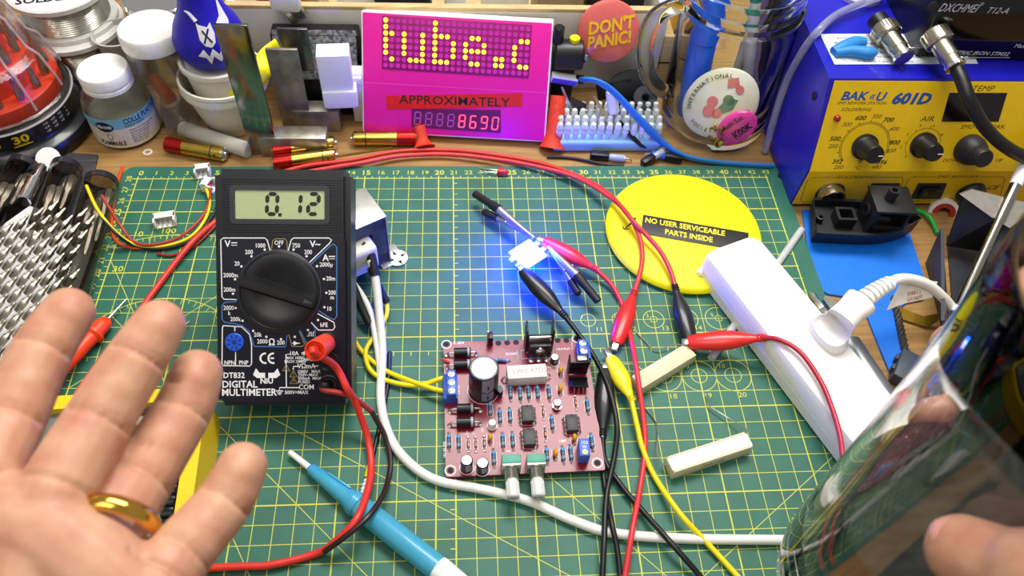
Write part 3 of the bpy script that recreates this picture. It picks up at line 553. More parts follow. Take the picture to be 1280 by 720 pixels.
# ---- lit LED module held up by two small clips
LZ = 1.35; lc = at(660, 316, LZ)
mod = T('led_module', 'small square white LED module glowing bright blue-white', 'led module', Vector((lc.x, lc.y, LZ - .15)), (0, 0, 38))
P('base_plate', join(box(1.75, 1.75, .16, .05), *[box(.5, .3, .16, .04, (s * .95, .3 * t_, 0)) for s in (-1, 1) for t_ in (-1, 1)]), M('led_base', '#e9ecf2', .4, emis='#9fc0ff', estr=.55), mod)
P('led_lens', xf(lathe([(.68, 0), (.66, .1), (.5, .26), (.25, .36), (.01, .39)], 24), (0, 0, .08)), M('led_glow', '#ffffff', .3, emis='#b8d0ff', estr=12.0, var=0), mod, label='glowing blue-white LED lens')
for k in range(4): P('solder_tab', xf(box(.3, .22, .06, .02), (.62 * (1 if k % 2 else -1), .62 * (1 if k > 1 else -1), .1)), SOLD, mod)
ll = bpy.data.lights.new('led_light', 'POINT'); ll.energy = .4; ll.color = (.0, .015, 1.0); ll.shadow_soft_size = .004; lo = bpy.data.objects.new('led_light', ll); col.objects.link(lo); lo.parent = mod; lo.location = (0, 0, .0085)
l2_ = ll.copy(); l2_.energy = .4; lo2 = bpy.data.objects.new('added_mat_glow', l2_); col.objects.link(lo2); lo2.parent = mod; lo2.location = (0, 0, -.003)  # extra light added under the plate to deepen the blue glow on the mat
clipm = M('clip_metal', '#c2bcc0', .3, .9); slv = M('clip_sleeve', '#1b1b22', .45)
def smallclip(label, jaw, tail, side):
    o = Vector((tail.x, tail.y, 0)); t = T('crocodile_clip', label, 'clip', o); jaw = jaw - o; tail = tail - o; L_ = (tail - jaw).length; F = frame(jaw, tail - jaw, (0, 0, 1))
    def jawpoly(s): return [(-.1, s * .02), (.3, s * .1), (L_ * .5, s * .26), (L_ * .56, s * .26), (L_ * .62, s * .1), (0, s * -.02)]
    P('upper_jaw', xf(join(xf(tube([(0, 0, .1), (L_ * .25, 0, .16), (L_ * .55, 0, .3), (L_ * .62, 0, .34)], [.1, .18, .28, .26], 10, 5), sc=(1, 1.1, 1))), m=F), clipm, t)
    P('lower_jaw', xf(tube([(0, 0, .02), (L_ * .25, side * .1, -.02), (L_ * .52, side * .25, -.14), (L_ * .6, side * .34, -.2)], [.09, .15, .22, .2], 10, 5), m=F), clipm, t)
    P('rivet', xf(cyl(.1, .75, 12), m=F @ mat4((L_ * .42, -.36, .08), (-90, 0, 0))), STEEL, t)
    P('sleeve', xf(lathe([(.3, 0), (.3, L_ * .12), (.25, L_ * .18), (.25, L_ * .44), (.17, L_ * .44), (.16, L_ * .3), (0, L_ * .3)], 18), m=F @ mat4((L_ * .58, 0, .33), (0, 90 + 5, 0))), slv, t)
    P('lower_sleeve', xf(lathe([(.24, 0), (.25, L_ * .1), (.24, L_ * .2), (.1, L_ * .23)], 14), m=F @ mat4((L_ * .56, side * .3, -.17), (0, 93, side * 9))), slv, t); return t
smallclip('steel clip with a black sleeved handle reaching up and left from the glowing LED', at(668, 299, 1.25), at(595, 245, .75), 1)
smallclip('steel clip with a black sleeved handle reaching down and right from the glowing LED', at(684, 308, 1.25), at(746, 377, .75), -1)
# leads, ordered from the LED outwards
croc('red crocodile lead clipped to the right edge of the glowing LED', mboot, at(679, 301, 1.3), at(748, 338, .7), [at(765, 357, .4), at(781, 390, .2), at(790, 430, .75), at(797, 470, .95), at(805, 530, .5), at(806, 565, .35), at(800, 610, .4), at(790, 665, .75), at(781, 722, .5), at(775, 760, .4)], .15, M('lead_red', '#cf3038', .38), .5, 1.0)
croc('blue-lit black crocodile lead clipped to the lower edge of the glowing LED', bboot, at(653, 338, 1.3), at(708, 397, .9), [at(722, 416, .9), at(742, 445, .8), at(760, 482, 1.0), at(771, 530, .9), at(768, 570, .6), at(758, 620, .5), at(755, 680, .7), at(752, 740, .5)], .15, BLKW, .5, 1.0)
croc('black crocodile clip lying against the right edge of the red circuit board', bboot, at(757, 462, .6), at(753, 548, .45), [at(756, 575, .3), at(775, 605, .3), at(800, 635, .35), at(840, 680, .75), at(880, 726, .3), at(905, 760, .2)], .15, BLKW, .5, 1.0)
cable('black_wire', 'thin black cable beside the black clip leads, hanging straight down from the board corner', [at(748, 540, .3), at(752, 575, .2), at(757, 615, .2), at(765, 655, .7), at(772, 690, .5), at(777, 740, .3)], .14, BLKW)
croc('red crocodile clip pointing down, its jaw beside the yellow clip', rboot, at(770, 430, .5), at(794, 362, .6), [at(799, 345, .7), at(803, 320, .9), at(798, 292, 1.1), at(780, 262, 1.2), at(750, 238, .9), at(715, 220, .6), at(670, 208, .4), at(620, 199, .2), at(560, 193, .1), at(500, 195, .1), at(450, 204, .25), at(400, 212, .25), at(352, 222, .2)], .15, M('lead_red2', '#d23a34', .38), .55, 1.0)
croc('black crocodile clip below the yellow disc, fed by a red cable', bboot, at(864, 432, .6), at(843, 355, .95), [at(838, 338, 1.1), at(826, 315, 1.2), at(810, 296, 1.25), at(790, 275, 1.5), at(765, 246, 1.1), at(735, 226, .7), at(690, 208, .4), at(640, 197, .2), at(570, 188, .1), at(500, 189, .1), at(440, 200, .25), at(385, 207, .25), at(350, 216, .2)], .15, M('lead_red3', '#c83430', .38), .5, 1.0)
cl = croc('red crocodile clip lying sideways with its cable over the white power strip', rboot, at(860, 428, .95), at(958, 422, 2.0), [at(972, 424, 2.5), at(1000, 440, 2.75), at(1025, 475, 2.75), at(1040, 510, 2.75), at(1050, 545, 2.75), at(1054, 580, 2.7), at(1058, 640, 1.3), at(1062, 676, .95), at(1066, 720, .3)], .14, M('lead_crimson', '#b8283c', .38), .45, 1.12)
croc('yellow crocodile clip with copper jaw tip near the board\'s right edge', yboot, at(763, 447, .7), at(791, 502, .8), [at(797, 535, .6), at(803, 560, .5), at(818, 595, .3), at(850, 642, .75), at(885, 680, .3), at(925, 724, .2), at(950, 755, .2)], .15, YELW, .75, .95)
# ================================================================ ceramic power resistors on the mat
cer = M('ceramic_beige', '#d3cba9', .65, var=.06, vs=2); cerw = M('cement_fill', '#efece2', .7, var=.04)
def block(label, a, b_, w_, h, top, leads):
    d = b_ - a; mid = (a + b_) / 2; L_ = Vector((d.x, d.y)).length; ang = math.degrees(math.atan2(d.y, d.x)); t = T('ceramic_resistor', label, 'resistor', (mid.x, mid.y, 0), (0, 0, ang)); mi = mat4((mid.x, mid.y, 0), (0, 0, ang)).inverted()
    P('ceramic_body', join(box(L_, w_, h, .05, (0, 0, h / 2)), box(L_ * .98, .1, .08, .02, (0, w_ / 2 - .06, h + .02)), box(L_ * .98, .1, .08, .02, (0, -w_ / 2 + .06, h + .02))) if top else box(L_, w_, h, .05, (0, 0, h / 2)), cer, t)
    if top:
        P('cement_fill', box(L_ + .05, w_ - .22, .12, .04, (0, 0, h)), cerw, t)
        P('marking', xf(text('10W1ΩJ', .4, .004, .01), (0, -w_ / 2 - .004, h / 2), (90, 0, 0)), M('grey_print2', '#8a8578', .7, var=0), t, sharp=0)
    for lp in leads: P('wire_lead', tube([mi @ p for p in lp], .035, 6, 6), TIN, t)
    return t
block('cream ceramic power resistor with white cement top lying alone on the mat', at(836, 585, .5), at(934, 553, .5), .95, .85, True, [[at(836, 582, .5), at(826, 577, .5), at(821, 562, .4), at(822, 535, .15), at(816, 522, .1), at(806, 510, .1)], [at(932, 547, .6), at(933, 536, .7), at(915, 525, .4), at(897, 514, .3), at(885, 506, .2), at(882, 495, .1)]])
block('plain cream ceramic resistor held between the yellow and red clips', at(795, 482, .5), at(862, 441, .5), .95, .9, False, [[at(862, 436, .5), at(845, 430, .4), at(820, 437, .2), at(805, 425, .1), at(795, 415, .1)], [at(795, 478, .5), at(780, 463, .6), at(765, 450, .7)]])
# ================================================================ yellow disc
dy = M('disc_yellow', '#f2e600', .5, var=.03, vs=8, bump=.2, bs=25)
DM = mat4((36.0, 22.75, 0), (0, 0, -5)); df_ = Face(DM)
disc = T('plastic_disc', 'round bright yellow plastic disc with a black text plate', 'disc', mx=DM)
P('disc_body', lathe([(4.85, 0), (5.05, .12), (5.12, .3), (5.0, .55), (4.85, .62)], 72), dy, disc)
a_, b2, c_ = df_(804, 268.6, .64), df_(802, 292, .64), df_(899, 285, .64)
la = math.degrees(math.atan2(c_[1] - a_[1], c_[0] - a_[0])); LH = math.hypot(a_[0] - b2[0], a_[1] - b2[1]); LW = 6.9
LM_ = mat4((a_[0], a_[1], .62), (0, 0, la))
P('text_plate', xf(box(LW, LH, .05, .01, (LW / 2, -LH / 2, .025)), m=LM_), M('plate_black', '#2c2a28', .5), disc)
P('lettering', xf(join(text('NO USER SERVICEABLE', .62, .03, .025, .82, 'LEFT', at_=(.15, -LH * .28, .06)), text('PARTS INSIDE', .62, .03, .025, .82, 'LEFT', at_=(1.5, -LH * .72, .06))), m=LM_), M('letter_yellow', '#e8dc2a', .5), disc, sharp=0)
gx, gy = df_(789, 279, .63); P('scratch_mark', xf(join(tube([(-.5, -.55, 0), (0, 0, .02), (.35, .45, 0)], [.02, .07, .02], 6, 4), tube([(-.55, -.3, 0), (-.5, -.55, 0), (-.2, -.5, 0)], .04, 6, 3), tube([(.1, .4, 0), (.35, .45, 0)], .06, 6, 3)), (gx, gy, .0)), M('plate_black', '#2c2a28'), disc, (0, 0, .62))
# ================================================================ white power strip with plug
ax = Vector((.378, -.926, 0)).normalized(); SM = frame((38.05, 20.0, 0), ax, (0, 0, 1)); SL, SW, SH = 27.0, 4.1, 2.35     # local x along the strip, y to the right side? (z up)
strip_t = T('power_strip', 'long white power strip lying slanted over the mat\'s right side', 'power strip', mx=SM)
wp = M('strip_white', '#f4f4f1', .4, var=.01)
bm = bmesh.new()
pl_ = rrect(SL, SW, .75, 6, (SL / 2 - .2, 0)); vs0 = []
for z, ins in ((.08, .12), (.0 + .2, .0), (.95, .0), (.98, .04), (1.02, .0), (SH - .45, .03), (SH - .15, .16), (SH, .45)):
    vs0.append([bm.verts.new((SL / 2 - .2 + (x - SL / 2 + .2) * (1 - 2 * ins / SL), y * (1 - 2 * ins / SW), z)) for x, y in pl_])
for a, b_ in zip(vs0, vs0[1:]):
    for i in range(len(a)): j = (i + 1) % len(a); bm.faces.new((a[i], a[j], b_[j], b_[i]))
bm.faces.new(vs0[0][::-1]); bm.faces.new(vs0[-1]); P('strip_body', frombm(bm), wp, strip_t, sharp=30)
P('groove', join(*[box(SL - 6, .06, .012, 0, (SL / 2 + 2, y, SH + .003)) for y in (-1.15, -.75)]), M('strip_seam', '#d2d2cc', .5), strip_t)
kx = SM.inverted() @ at(873, 345, .4); P('end_knob', xf(ball(.3, 14, 8), (kx.x, kx.y + .1, .75)), wp, strip_t)
for k, x in enumerate((1.0, 3.4)): P('screw_cover', xf(cyl(.12, .015, 14), (x, 1.3, SH - .05)), M('strip_seam', '#d2d2cc'), strip_t)
# plug standing in the strip, cord bending away
Si = SM.inverted(); b0_ = at(1033, 420, SH); pk = T('mains_plug', 'white angled mains plug standing in the power strip with ribbed cord', 'plug', b0_)
ew = M('plug_white', '#ecebe6', .38, var=.02)
def sect(c, u, v, a, b_, n=16, p=2.6):
    o = []
    for i in range(n):
        t = 2 * math.pi * i / n; cs, sn = math.cos(t), math.sin(t); o.append(c + u * (math.copysign(abs(cs) ** (2 / p), cs) * a) + v * (math.copysign(abs(sn) ** (2 / p), sn) * b_))
    return o
def loft(secs):
    n = len(secs[0]); v = [tuple(p) for s in secs for p in s]; f = []
    for k in range(len(secs) - 1):
        for i in range(n): j = (i + 1) % n; f.append((k * n + i, k * n + j, (k + 1) * n + j, (k + 1) * n + i))
    return (v, f + [tuple(range(n))[::-1], tuple((len(secs) - 1) * n + i for i in range(n))])
Z = Vector((0, 0, 1)); rt = Vector((.926, .378, 0)); pb = [Vector((0, 0, 0)), at(1039, 412, SH + .9) - b0_, at(1050, 402, SH + 1.5) - b0_, at(1062, 390, SH + 1.75) - b0_, at(1074, 379, SH + 1.8) - b0_]
dr = (pb[4] - pb[2]).normalized(); sd = dr.cross(Z).normalized(); up = sd.cross(dr)
P('plug_body', loft([sect(pb[0] - Z * .05, ax, rt, 1.3, .75), sect(pb[0] + Z * .35, ax, rt, 1.3, .78), sect(pb[1], (ax + sd * .3).normalized(), (rt + Z * .5).normalized() * -1 * -1, 1.05, .72), sect(pb[2], sd, up, .85, .7), sect(pb[3], sd, up, .78, .66), sect(pb[4], sd, up, .9, .7), sect(pb[4] + dr * .12, sd, up, .9, .7), sect(pb[4] + dr * .2, sd, up, .6, .5)]), ew, pk, sharp=50)
cpt = [at(1074, 379, SH + 1.8), at(1090, 367, SH + 1.9), at(1106, 357, SH + 1.9), at(1122, 349, SH + 1.8), at(1140, 349, SH + 1.4), at(1160, 356, SH + .8), at(1178, 371, 2.2), at(1190, 386, 1.2), at(1205, 420, .4), at(1215, 470, 0), at(1230, 540, 0)]
P('cord', tube([p - b0_ for p in cpt], .3, 12, 6), ew, pk)
sp = spline(cpt[:4], 12); 
for k in range(7):
    i = 3 + k * 4; p_ = sp[i] - b0_; d_ = (sp[min(i + 1, len(sp) - 1)] - sp[i - 1]).normalized(); s_ = d_.cross(Z).normalized(); r_ = .56 - .022 * k
    P('relief_rib', loft([sect(p_ - d_ * .1, s_, s_.cross(d_), r_, r_ * .85), sect(p_ + d_ * .1, s_, s_.cross(d_), r_, r_ * .85)]), ew, pk, sharp=50)
tgs = [at(1108, 388, 2.4) - b0_, at(1128, 380, 2.6) - b0_, at(1165, 372, 2.4) - b0_, at(1172, 352, 3.0) - b0_, at(1146, 348, 3.5) - b0_, at(1124, 356, 3.3) - b0_]
bm = bmesh.new(); va = [bm.verts.new(p) for p in tgs]; vb = [bm.verts.new(p - Z * .03) for p in tgs]; bm.faces.new(va); bm.faces.new(vb[::-1])
for i in range(6): bm.faces.new((va[i], vb[i], vb[(i + 1) % 6], va[(i + 1) % 6]))
P('paper_tag', frombm(bm), M('tag_paper', '#e4dfd2', .7, var=.04), pk, sharp=0)
tn = (tgs[2] - tgs[1]).cross(tgs[5] - tgs[1]).normalized(); tn = tn if tn.z > 0 else -tn
P('tag_print', xf(join(*[text(s, .3, .01, 0, .9, at_=(0, -.34 * i, 0)) for i, s in enumerate(('30 SEC', 'EVERY 2', 'DO NOT'))]), m=frame((tgs[1] + tgs[2] + tgs[5] + tgs[4]) / 4 + tn * .2 + Vector((0, .3, 0)), tgs[2] - tgs[1], tn)), M('tag_red', '#b8604a', .7, var=0), pk, sharp=0)
# ================================================================ pale blue trimming pen
pa, pb_ = at(362, 565, .35), at(600, 752, .62); pn = T('pen', 'sky blue plastic pen with a white tip lying near the front edge', 'pen', pa); L_ = (pb_ - pa).length; F = rotbetween((0, 0, 0), pb_ - pa)
pbl = M('pen_blue', '#3f9fc0', .35, var=.04, coat=.2)
P('tip', xf(lathe([(.13, 0), (.15, .1), (.17, 1.55), (.2, 1.7)], 16), m=F), WHT, pn)
P('barrel', xf(lathe([(.2, 1.45), (.3, 1.6), (.42, 3.4), (.48, 4.2), (.56, 4.4), (.56, 4.9), (.6, 5.0), (.6, 9.95), (.55, 10.0)], 28), m=F), pbl, pn); P('collar', xf(lathe([(.57, 4.45), (.62, 4.5), (.62, 4.85), (.57, 4.9)], 28, False), m=F), pbl, pn); P('end_cap', xf(lathe([(.6, 9.95), (.62, 10.1), (.55, 11.6), (.3, 11.9)], 24), m=F), WHT, pn)
P('clip_ridge', xf(box(.16, .12, 1.5, .03), m=F @ mat4((-.3, .33, 3.3), (-3, -3, 0))), pbl, pn)
# small red LED, loose white connector, wire loom
la_, lb_ = at(626, 215, .25), at(598, 212, .1); t = T('red_led', 'loose little red LED with two bright legs at the mat\'s top edge', 'led', la_); F = frame((0, 0, 0), lb_ - la_, Z)
P('led_body', xf(join(lathe([(.3, -.05), (.3, .1), (.25, .1), (.25, -.4), (.15, -.58), (.02, -.64)], 16)), m=F @ mat4((.1, 0, 0), (0, 90, 0))), M('led_red', '#c81e1e', .25, trans=.2), t); 
for s in (-1, 1): P('leg', xf(tube([(.2, s * .12, 0), (.8, s * .14, 0), (1.6, s * .28, -.1)], .045, 6, 4), m=F), TIN, t)
cn = M('nylon_white', '#f0efe8', .45, var=.03)
def jst(label, px, py, z, rz, w_=1.25, nn=4, pins=False, h=.7, d=.75):
    p = at(px, py, z); t = T('pin_connector', label, 'connector', p, (0, 0, rz)); P('housing', join(box(w_, .1, h, .02, (0, d / 2, h / 2)), box(w_, d, .12, .02, (0, 0, .06)), box(.1, d, h, .02, (-w_ / 2 + .05, 0, h / 2)), box(.1, d, h, .02, (w_ / 2 - .05, 0, h / 2)), box(w_, d * .5, .1, .02, (0, d * .2, h - .05))), cn, t)
    for k in range(nn): P('pin', tube([(-w_ / 2 + .2 + k * (w_ - .4) / max(1, nn - 1), -d / 2 - (.25 if pins else .0), .3), (-w_ / 2 + .2 + k * (w_ - .4) / max(1, nn - 1), .2, .3)], .045, 6, 2), TIN, t)
    return t
jst('loose white four-pin connector on the mat near its upper left corner', 208, 280, 0, 12, 1.3, 4, True)
jst('white connector plug at the top edge of the mat, end of the wire loom', 255, 219, 0, 10, 1.0, 3)
jst('small white connector half hidden behind the black multimeter', 264, 236, 0, 70, .9, 2)
cable('yellow_wire', 'thin yellow wire with stripped end looping over the mat\'s upper left corner', [at(108, 232, 2.1), at(122, 262, 2.0), at(143, 288, 1.3), at(167, 305, .4), at(200, 308, .3), at(235, 298, .3), at(256, 275, .4), at(262, 250, .5), at(253, 226, .4)], .1, YELW)
cable('black_wire', 'thin black wire running along the yellow wire over the mat\'s upper left corner', [at(110, 236, 2.0), at(124, 266, 1.9), at(146, 293, 1.2), at(170, 308, .3), at(203, 311, .2), at(240, 300, .2), at(264, 272, .3), at(275, 250, .4)], .09, BLKW)
cable('red_wire', 'thin red wire with bare tip hooking down to the wire loom', [at(127, 244, 2.2), at(138, 262, 1.6), at(152, 284, .9), at(167, 302, .5), at(190, 306, .45), at(225, 296, .45), at(255, 268, .5), at(263, 240, .5), at(259, 222, .4)], .1, M('thin_red', '#a83428', .4))
cable('orange_wire', 'orange wire lying along the mat\'s upper left edge', [at(153, 209, .1), at(146, 235, .1), at(141, 262, .1), at(140, 290, .15), at(150, 305, .2), at(168, 310, .2), at(200, 309, .15)], .1, M('orange_w', '#d2481e', .4))
cable('dark_red_wire', 'thin dark red wire passing under the thick red lead beside the meter', [at(196, 317, .15), at(215, 319, .15), at(240, 310, .15), at(262, 290, .2), at(280, 270, .3)], .08, M('thin_red2', '#8c2a30', .4))
cable('test_cable', 'thick red cable slanting from behind the meter down under the hand', [at(300, 255, .4), at(272, 275, .3), at(240, 303, .5), at(205, 347, .3), at(170, 395, .25), at(130, 445, .25), at(95, 495, .3), at(55, 560, .3), at(0, 650, .3)], .18, REDW)
# short probe next to the index finger
pa, pb_ = at(158, 374, .3), at(134, 400, .5); t = T('test_probe', 'red multimeter test probe with steel needle beside the index finger', 'test probe', pb_); P('needle', tube([pa - pb_, Vector((0, 0, 0))], [.04, .09], 8, 4), STEEL, t); F = rotbetween((0, 0, 0), (pb_ - pa).normalized() * 6 + Vector((0, 0, .1)))
P('handle', xf(lathe([(.15, -.1), (.38, .1), (.45, .5), (.45, 1.0), (.62, 1.1), (.62, 1.25), (.42, 1.4), (.42, 5.8), (.3, 6.0)], 20), m=F), M('probe_red', '#e8401c'), t)
pa, pb_ = at(237, 401, .3), at(215, 420, .45); t = T('test_probe', 'black test probe whose needle shows between the middle and ring fingers', 'test probe', pb_); P('needle', tube([pa - pb_, Vector((0, 0, 0))], [.03, .08], 8, 4), STEEL, t); F = rotbetween((0, 0, 0), (pb_ - pa).normalized() * 6)
P('handle', xf(lathe([(.15, -.1), (.38, .1), (.42, .5), (.42, 1.0), (.58, 1.1), (.58, 1.25), (.4, 1.4), (.4, 5.0), (.3, 5.4)], 20), m=F), BLK, t)
# ================================================================ blue and yellow soldering station
BLU = M('station_blue', '#1414a8', .35, var=.06, coat=.15); YPN = M('station_yellow', '#e6bd05', .38, var=.03)
XL, XR = 44.0, 63.5
prof = [(25.4, .0), (25.15, 3.4), (27.4, 9.0), (39.5, 9.3), (39.5, 0)]
stn = T('soldering_station', 'blue and yellow soldering station with knobs and a dark temperature window', 'soldering station', (XL, 25.4, -.3))
def ext(pr_, x0, x1): n = len(pr_); return ([(x0, y, z) for y, z in pr_] + [(x1, y, z) for y, z in pr_], [tuple(range(n)), tuple(range(2 * n - 1, n - 1, -1))] + [(i, i + n, (i + 1) % n + n, (i + 1) % n) for i in range(n)])
O_ = Vector((XL, 25.4, -.3))
P('case', xf(ext([(a + .06 if i < 3 else a, b_ - (.02 if i == 2 else 0)) for i, (a, b_) in enumerate(prof)], XL, XR), tuple(-O_)), BLU, stn, sharp=20)
fu = Vector((0, 2.25, 5.6)).normalized(); UP = frame((XL, 25.15, 3.4), (1, 0, 0), Vector((1, 0, 0)).cross(fu)); uf = Face(UP)
fl_ = Vector((0, -.25, 3.4)).normalized(); LP = frame((XL, 25.4, 0), (1, 0, 0), Vector((1, 0, 0)).cross(fl_)); lf = Face(LP)
TP = frame((XL, 27.4, 9.0), (1, 0, 0), Vector((1, 0, 0)).cross(Vector((0, 12.1, .3)).normalized())); tpf = Face(TP)
def loc(m): mm = m.copy(); mm.translation = m.translation - O_; return mm
UL = 6.03; w_ = XR - XL
P('front_panel', [(xf(prism([(.1, 0), (w_, 0), (w_, UL - .12), (.32, UL - .12)], .0, .05), m=loc(UP)), YPN), (xf(prism([(.1, .1), (w_, .1), (w_, 3.43), (.1, 3.43)], .0, .05), m=loc(LP)), YPN)], None, stn, sharp=20)
dk = M('panel_print', '#33290c', .6, var=0); tx = []; lx_ = []
def pt(s, px, py, size=.4, sx=1.0, bold=.0, f_=uf, dst=tx, sh=.25): x, y = f_(px, py, .05); dst.append(text(s, size, .004, bold, sx, shear=sh, at_=(x, y, .054)))
def plin(pxs, wd=.04, f_=uf, dst=tx, closed=False): dst.append(strip([f_(a, b_, .05) for a, b_ in pxs], wd, .054, closed))
for s, px, py in (('300', 1058.3, 155.7), ('350', 1095.7, 145.7), ('400', 1117.7, 161.3), ('450', 1113.3, 188.3), ('250', 1041, 183), ('200', 1047.7, 209), ('480', 1095, 209), ('°C', 1071, 210)): pt(s, px, py, .38, 1.1)
for s, px, py in (('600', 1075.3, 147.7), ('700', 1110, 150), ('800', 1117.7, 178.3), ('500', 1043.3, 173.7), ('392', 1046, 202.3), ('896', 1101.7, 203), ('°F', 1073, 203)): pt(s, px, py, .42, 1.1, .02)
for s, px, py, sz in (('SMD REWORK STATION', 1077, 129, .24), ('SOLDERING', 1070, 137, .3), ('AIR', 1159, 148.7, .48), ('TEMP', 1228, 111, .5), ('SMD REWORK', 1228, 158.7, .38), ('DOWN', 1190, 200.5, .32), ('UP', 1248, 200.5, .32)): pt(s, px, py, sz, 1.2, .0)
for s, px, py in (('1', 1132, 196), ('2', 1126, 184), ('3', 1134, 168), ('4', 1150, 157), ('6', 1167, 157), ('8', 1177, 169)): pt(s, px, py, .25)
kc = uf(1080.5, 183, .05); kr = math.hypot(*(a - b_ for a, b_ in zip(kc, uf(1050, 183, .05))))
for r in (kr, kr - .1): tx.append(strip(circ(r, 40, kc, -40, 220), .035, .054))
for a in range(-40, 221, 26): tx.append(strip([(kc[0] + kr * math.cos(math.radians(a)), kc[1] + kr * math.sin(math.radians(a))), (kc[0] + (kr + .16) * math.cos(math.radians(a)), kc[1] + (kr + .16) * math.sin(math.radians(a)))], .04, .054))
ka = uf(1153.5, 181, .05); tx.append(strip(circ(1.12, 36, ka, -10, 220), .03, .054))
for a in range(-10, 221, 46): tx.append(strip([(ka[0] + 1.12 * math.cos(math.radians(a)), ka[1] + 1.12 * math.sin(math.radians(a))), (ka[0] + 1.3 * math.cos(math.radians(a)), ka[1] + 1.3 * math.sin(math.radians(a)))], .035, .054))
tag(P('panel_legend', xf(join(*tx), m=loc(UP)), dk, stn, sharp=0), kind='stuff')
bl = []
pt('BAK', 1067, 120.5, .75, 1.15, .03, dst=bl); pt('U', 1100, 121.3, .75, 1.15, .03, dst=bl); pt('601D', 1138.5, 124, .95, 1.15, .05, dst=bl); pt('«', 1090, 120, .7, 1, .01, dst=bl)
P('brand_lettering', xf(join(*bl), m=loc(UP)), M('logo_blue', '#1d4f9c', .5, var=0), stn, sharp=0)
dpt = [uf(*q, .05) for q in ((1186.7, 116), (1259, 116), (1248, 152), (1176.7, 152))]
P('temperature_window', xf(prism(dpt[::-1], .03, .07), m=loc(UP)), M('window_black', '#120a08', .15), stn, label='dark parallelogram display window')
x, y = uf(1046, 147.7, .05); P('indicator_led', xf(lathe([(.22, 0), (.22, .12), (.15, .22), (.01, .26)], 16), m=loc(UP) @ mat4((x, y, .05))), M('indicator_red', '#8c1410', .2, coat=.5), stn, label='small red indicator lamp')
def knob(px, py, r, h, name='knob', skirt=1.25, m_=BLK, mark=True):
    x, y = uf(px, py, .05); K = loc(UP) @ mat4((x, y, .05)); k = P(name, join(lathe([(r * skirt, 0), (r * skirt, .18), (r * 1.05, .25), (r, .3), (r * .86, h - .08), (r * .8, h)], 32), *[xf(box(.09, .1, h - .4, .02, (0, 0, h / 2 + .12)), rot=(5, 0, a), loc=(-r * .9 * math.sin(math.radians(a)), r * .9 * math.cos(math.radians(a)), 0)) for a in range(0, 360, 24)]), m_, stn, mx=K)
    if mark: P('knob_mark', box(.34, .06, .02, 0, (.32 * r / .6, -.05, h + .005)), PRW, k)
    return k
knob(1080.5, 183, .68, 1.55); knob(1153.5, 181, .68, 1.5)
x, y = uf(1211, 186, .05); P('pushbutton', lathe([(1.0, 0), (.98, .35), (.85, .75), (.62, 1.0), (.6, 1.7), (.52, 1.8)], 32), M('rubber_grey', '#1c1c1e', .5), stn, mx=loc(UP) @ mat4((x, y, .05)), label='large black domed push button')
lt = []
pt('SOLDERING', 1070, 221.5, .38, 1.25, .0, lf, lt); pt('SMD REWORK', 1196.7, 221, .36, 1.25, .0, lf, lt); pt('CE', 1240.5, 234.5, .55, 1.2, .02, lf, lt)
plin([(1048, 221.5), (1014, 222), (1009, 226), (1001, 249), (1003, 252.5), (1118, 252), (1124, 244), (1129, 225), (1127, 221.5), (1092, 221.5)], .04, lf, lt); plin([(1170, 221), (1140, 221), (1135, 225), (1124, 248), (1126, 251.5), (1240, 250)], .04, lf, lt); plin([(1222, 221), (1254, 221), (1256, 224), (1250, 245)], .04, lf, lt)
P('lower_legend', xf(join(*lt), m=loc(LP)), dk, stn, sharp=0)
x, y = lf(1037, 240, .05); K = loc(LP) @ mat4((x, y, .05)); cn_ = P('round_connector', lathe([(.98, 0), (.98, .12), (.86, .14), (.86, .7), (.8, .74), (.72, .7), (.7, .3), (0, .3)], 36), M('nickel', '#b9b3a0', .25, 1), stn, mx=K)
for q in ((-.25, .15), (.25, .15), (0, -.2), (0, .38)): P('contact_pin', xf(cyl(.09, .3, 10), (q[0], q[1], .28)), CHROME, cn_)
P('connector_insert', xf(cyl(.7, .02, 30), (0, 0, .29)), BLK, cn_)
for px in (1102, 1160):
    pq = [lf(px + a, 238 + b_, .05) for a, b_ in ((-22, 9.5), (15, 9.5), (23, -9), (-12, -9))]; sw = P('rocker_switch', xf(prism(pq, .02, .14), m=loc(LP)), BLK, stn)
    cxs = sum(a for a, _ in pq) / 4; cys = sum(b_ for _, b_ in pq) / 4; P('rocker', xf(join(box(1.0, .85, .25, .05, (cxs + .15, cys, .18)), box(.45, .85, .2, .05, (cxs - .45, cys, .24))), m=loc(LP)), BLK, sw); P('rocker_mark', xf(strip(circ(.12, 16, (cxs - .3, cys)), .04, .35, True), m=loc(LP)), M('rocker_grey', '#6a6a6a', .5), sw)
x, y = lf(1213, 240, .05); P('cable_gland', lathe([(.95, 0), (.92, .3), (.7, .6), (.4, .7)], 28), BLK, stn, mx=loc(LP) @ mat4((x, y, .05)))
cq = [tpf(*q) for q in ((1043, 81), (1222, 80), (1218, 73), (1205, 43), (1025, 43))]
P('caution_label', xf(prism(cq[:2] + cq[3:], .01, .04), m=loc(TP)), M('label_white', '#dde4ea', .5, var=.02), stn)
ct = [];
for i, s in enumerate(('• CAUTIONS', '• Make sure the unit is grounded before use always', '• Turn power off and keep 70 °C hot air away', '• Please leave the heating element cool down first', '• Keep nozzle clear of fan when at work all times', '• Do not block vents. A guard to long time')): x, y = tpf(1036 + 2.9 * i, 48.5 + 5.7 * i); ct.append(text(s, .36 if i == 0 else .27, .004, .005, 1.0, 'LEFT', at_=(x, y, .045)))
P('caution_text', xf(join(*ct), m=loc(TP)), M('black_print', '#15151a'), stn, sharp=0)
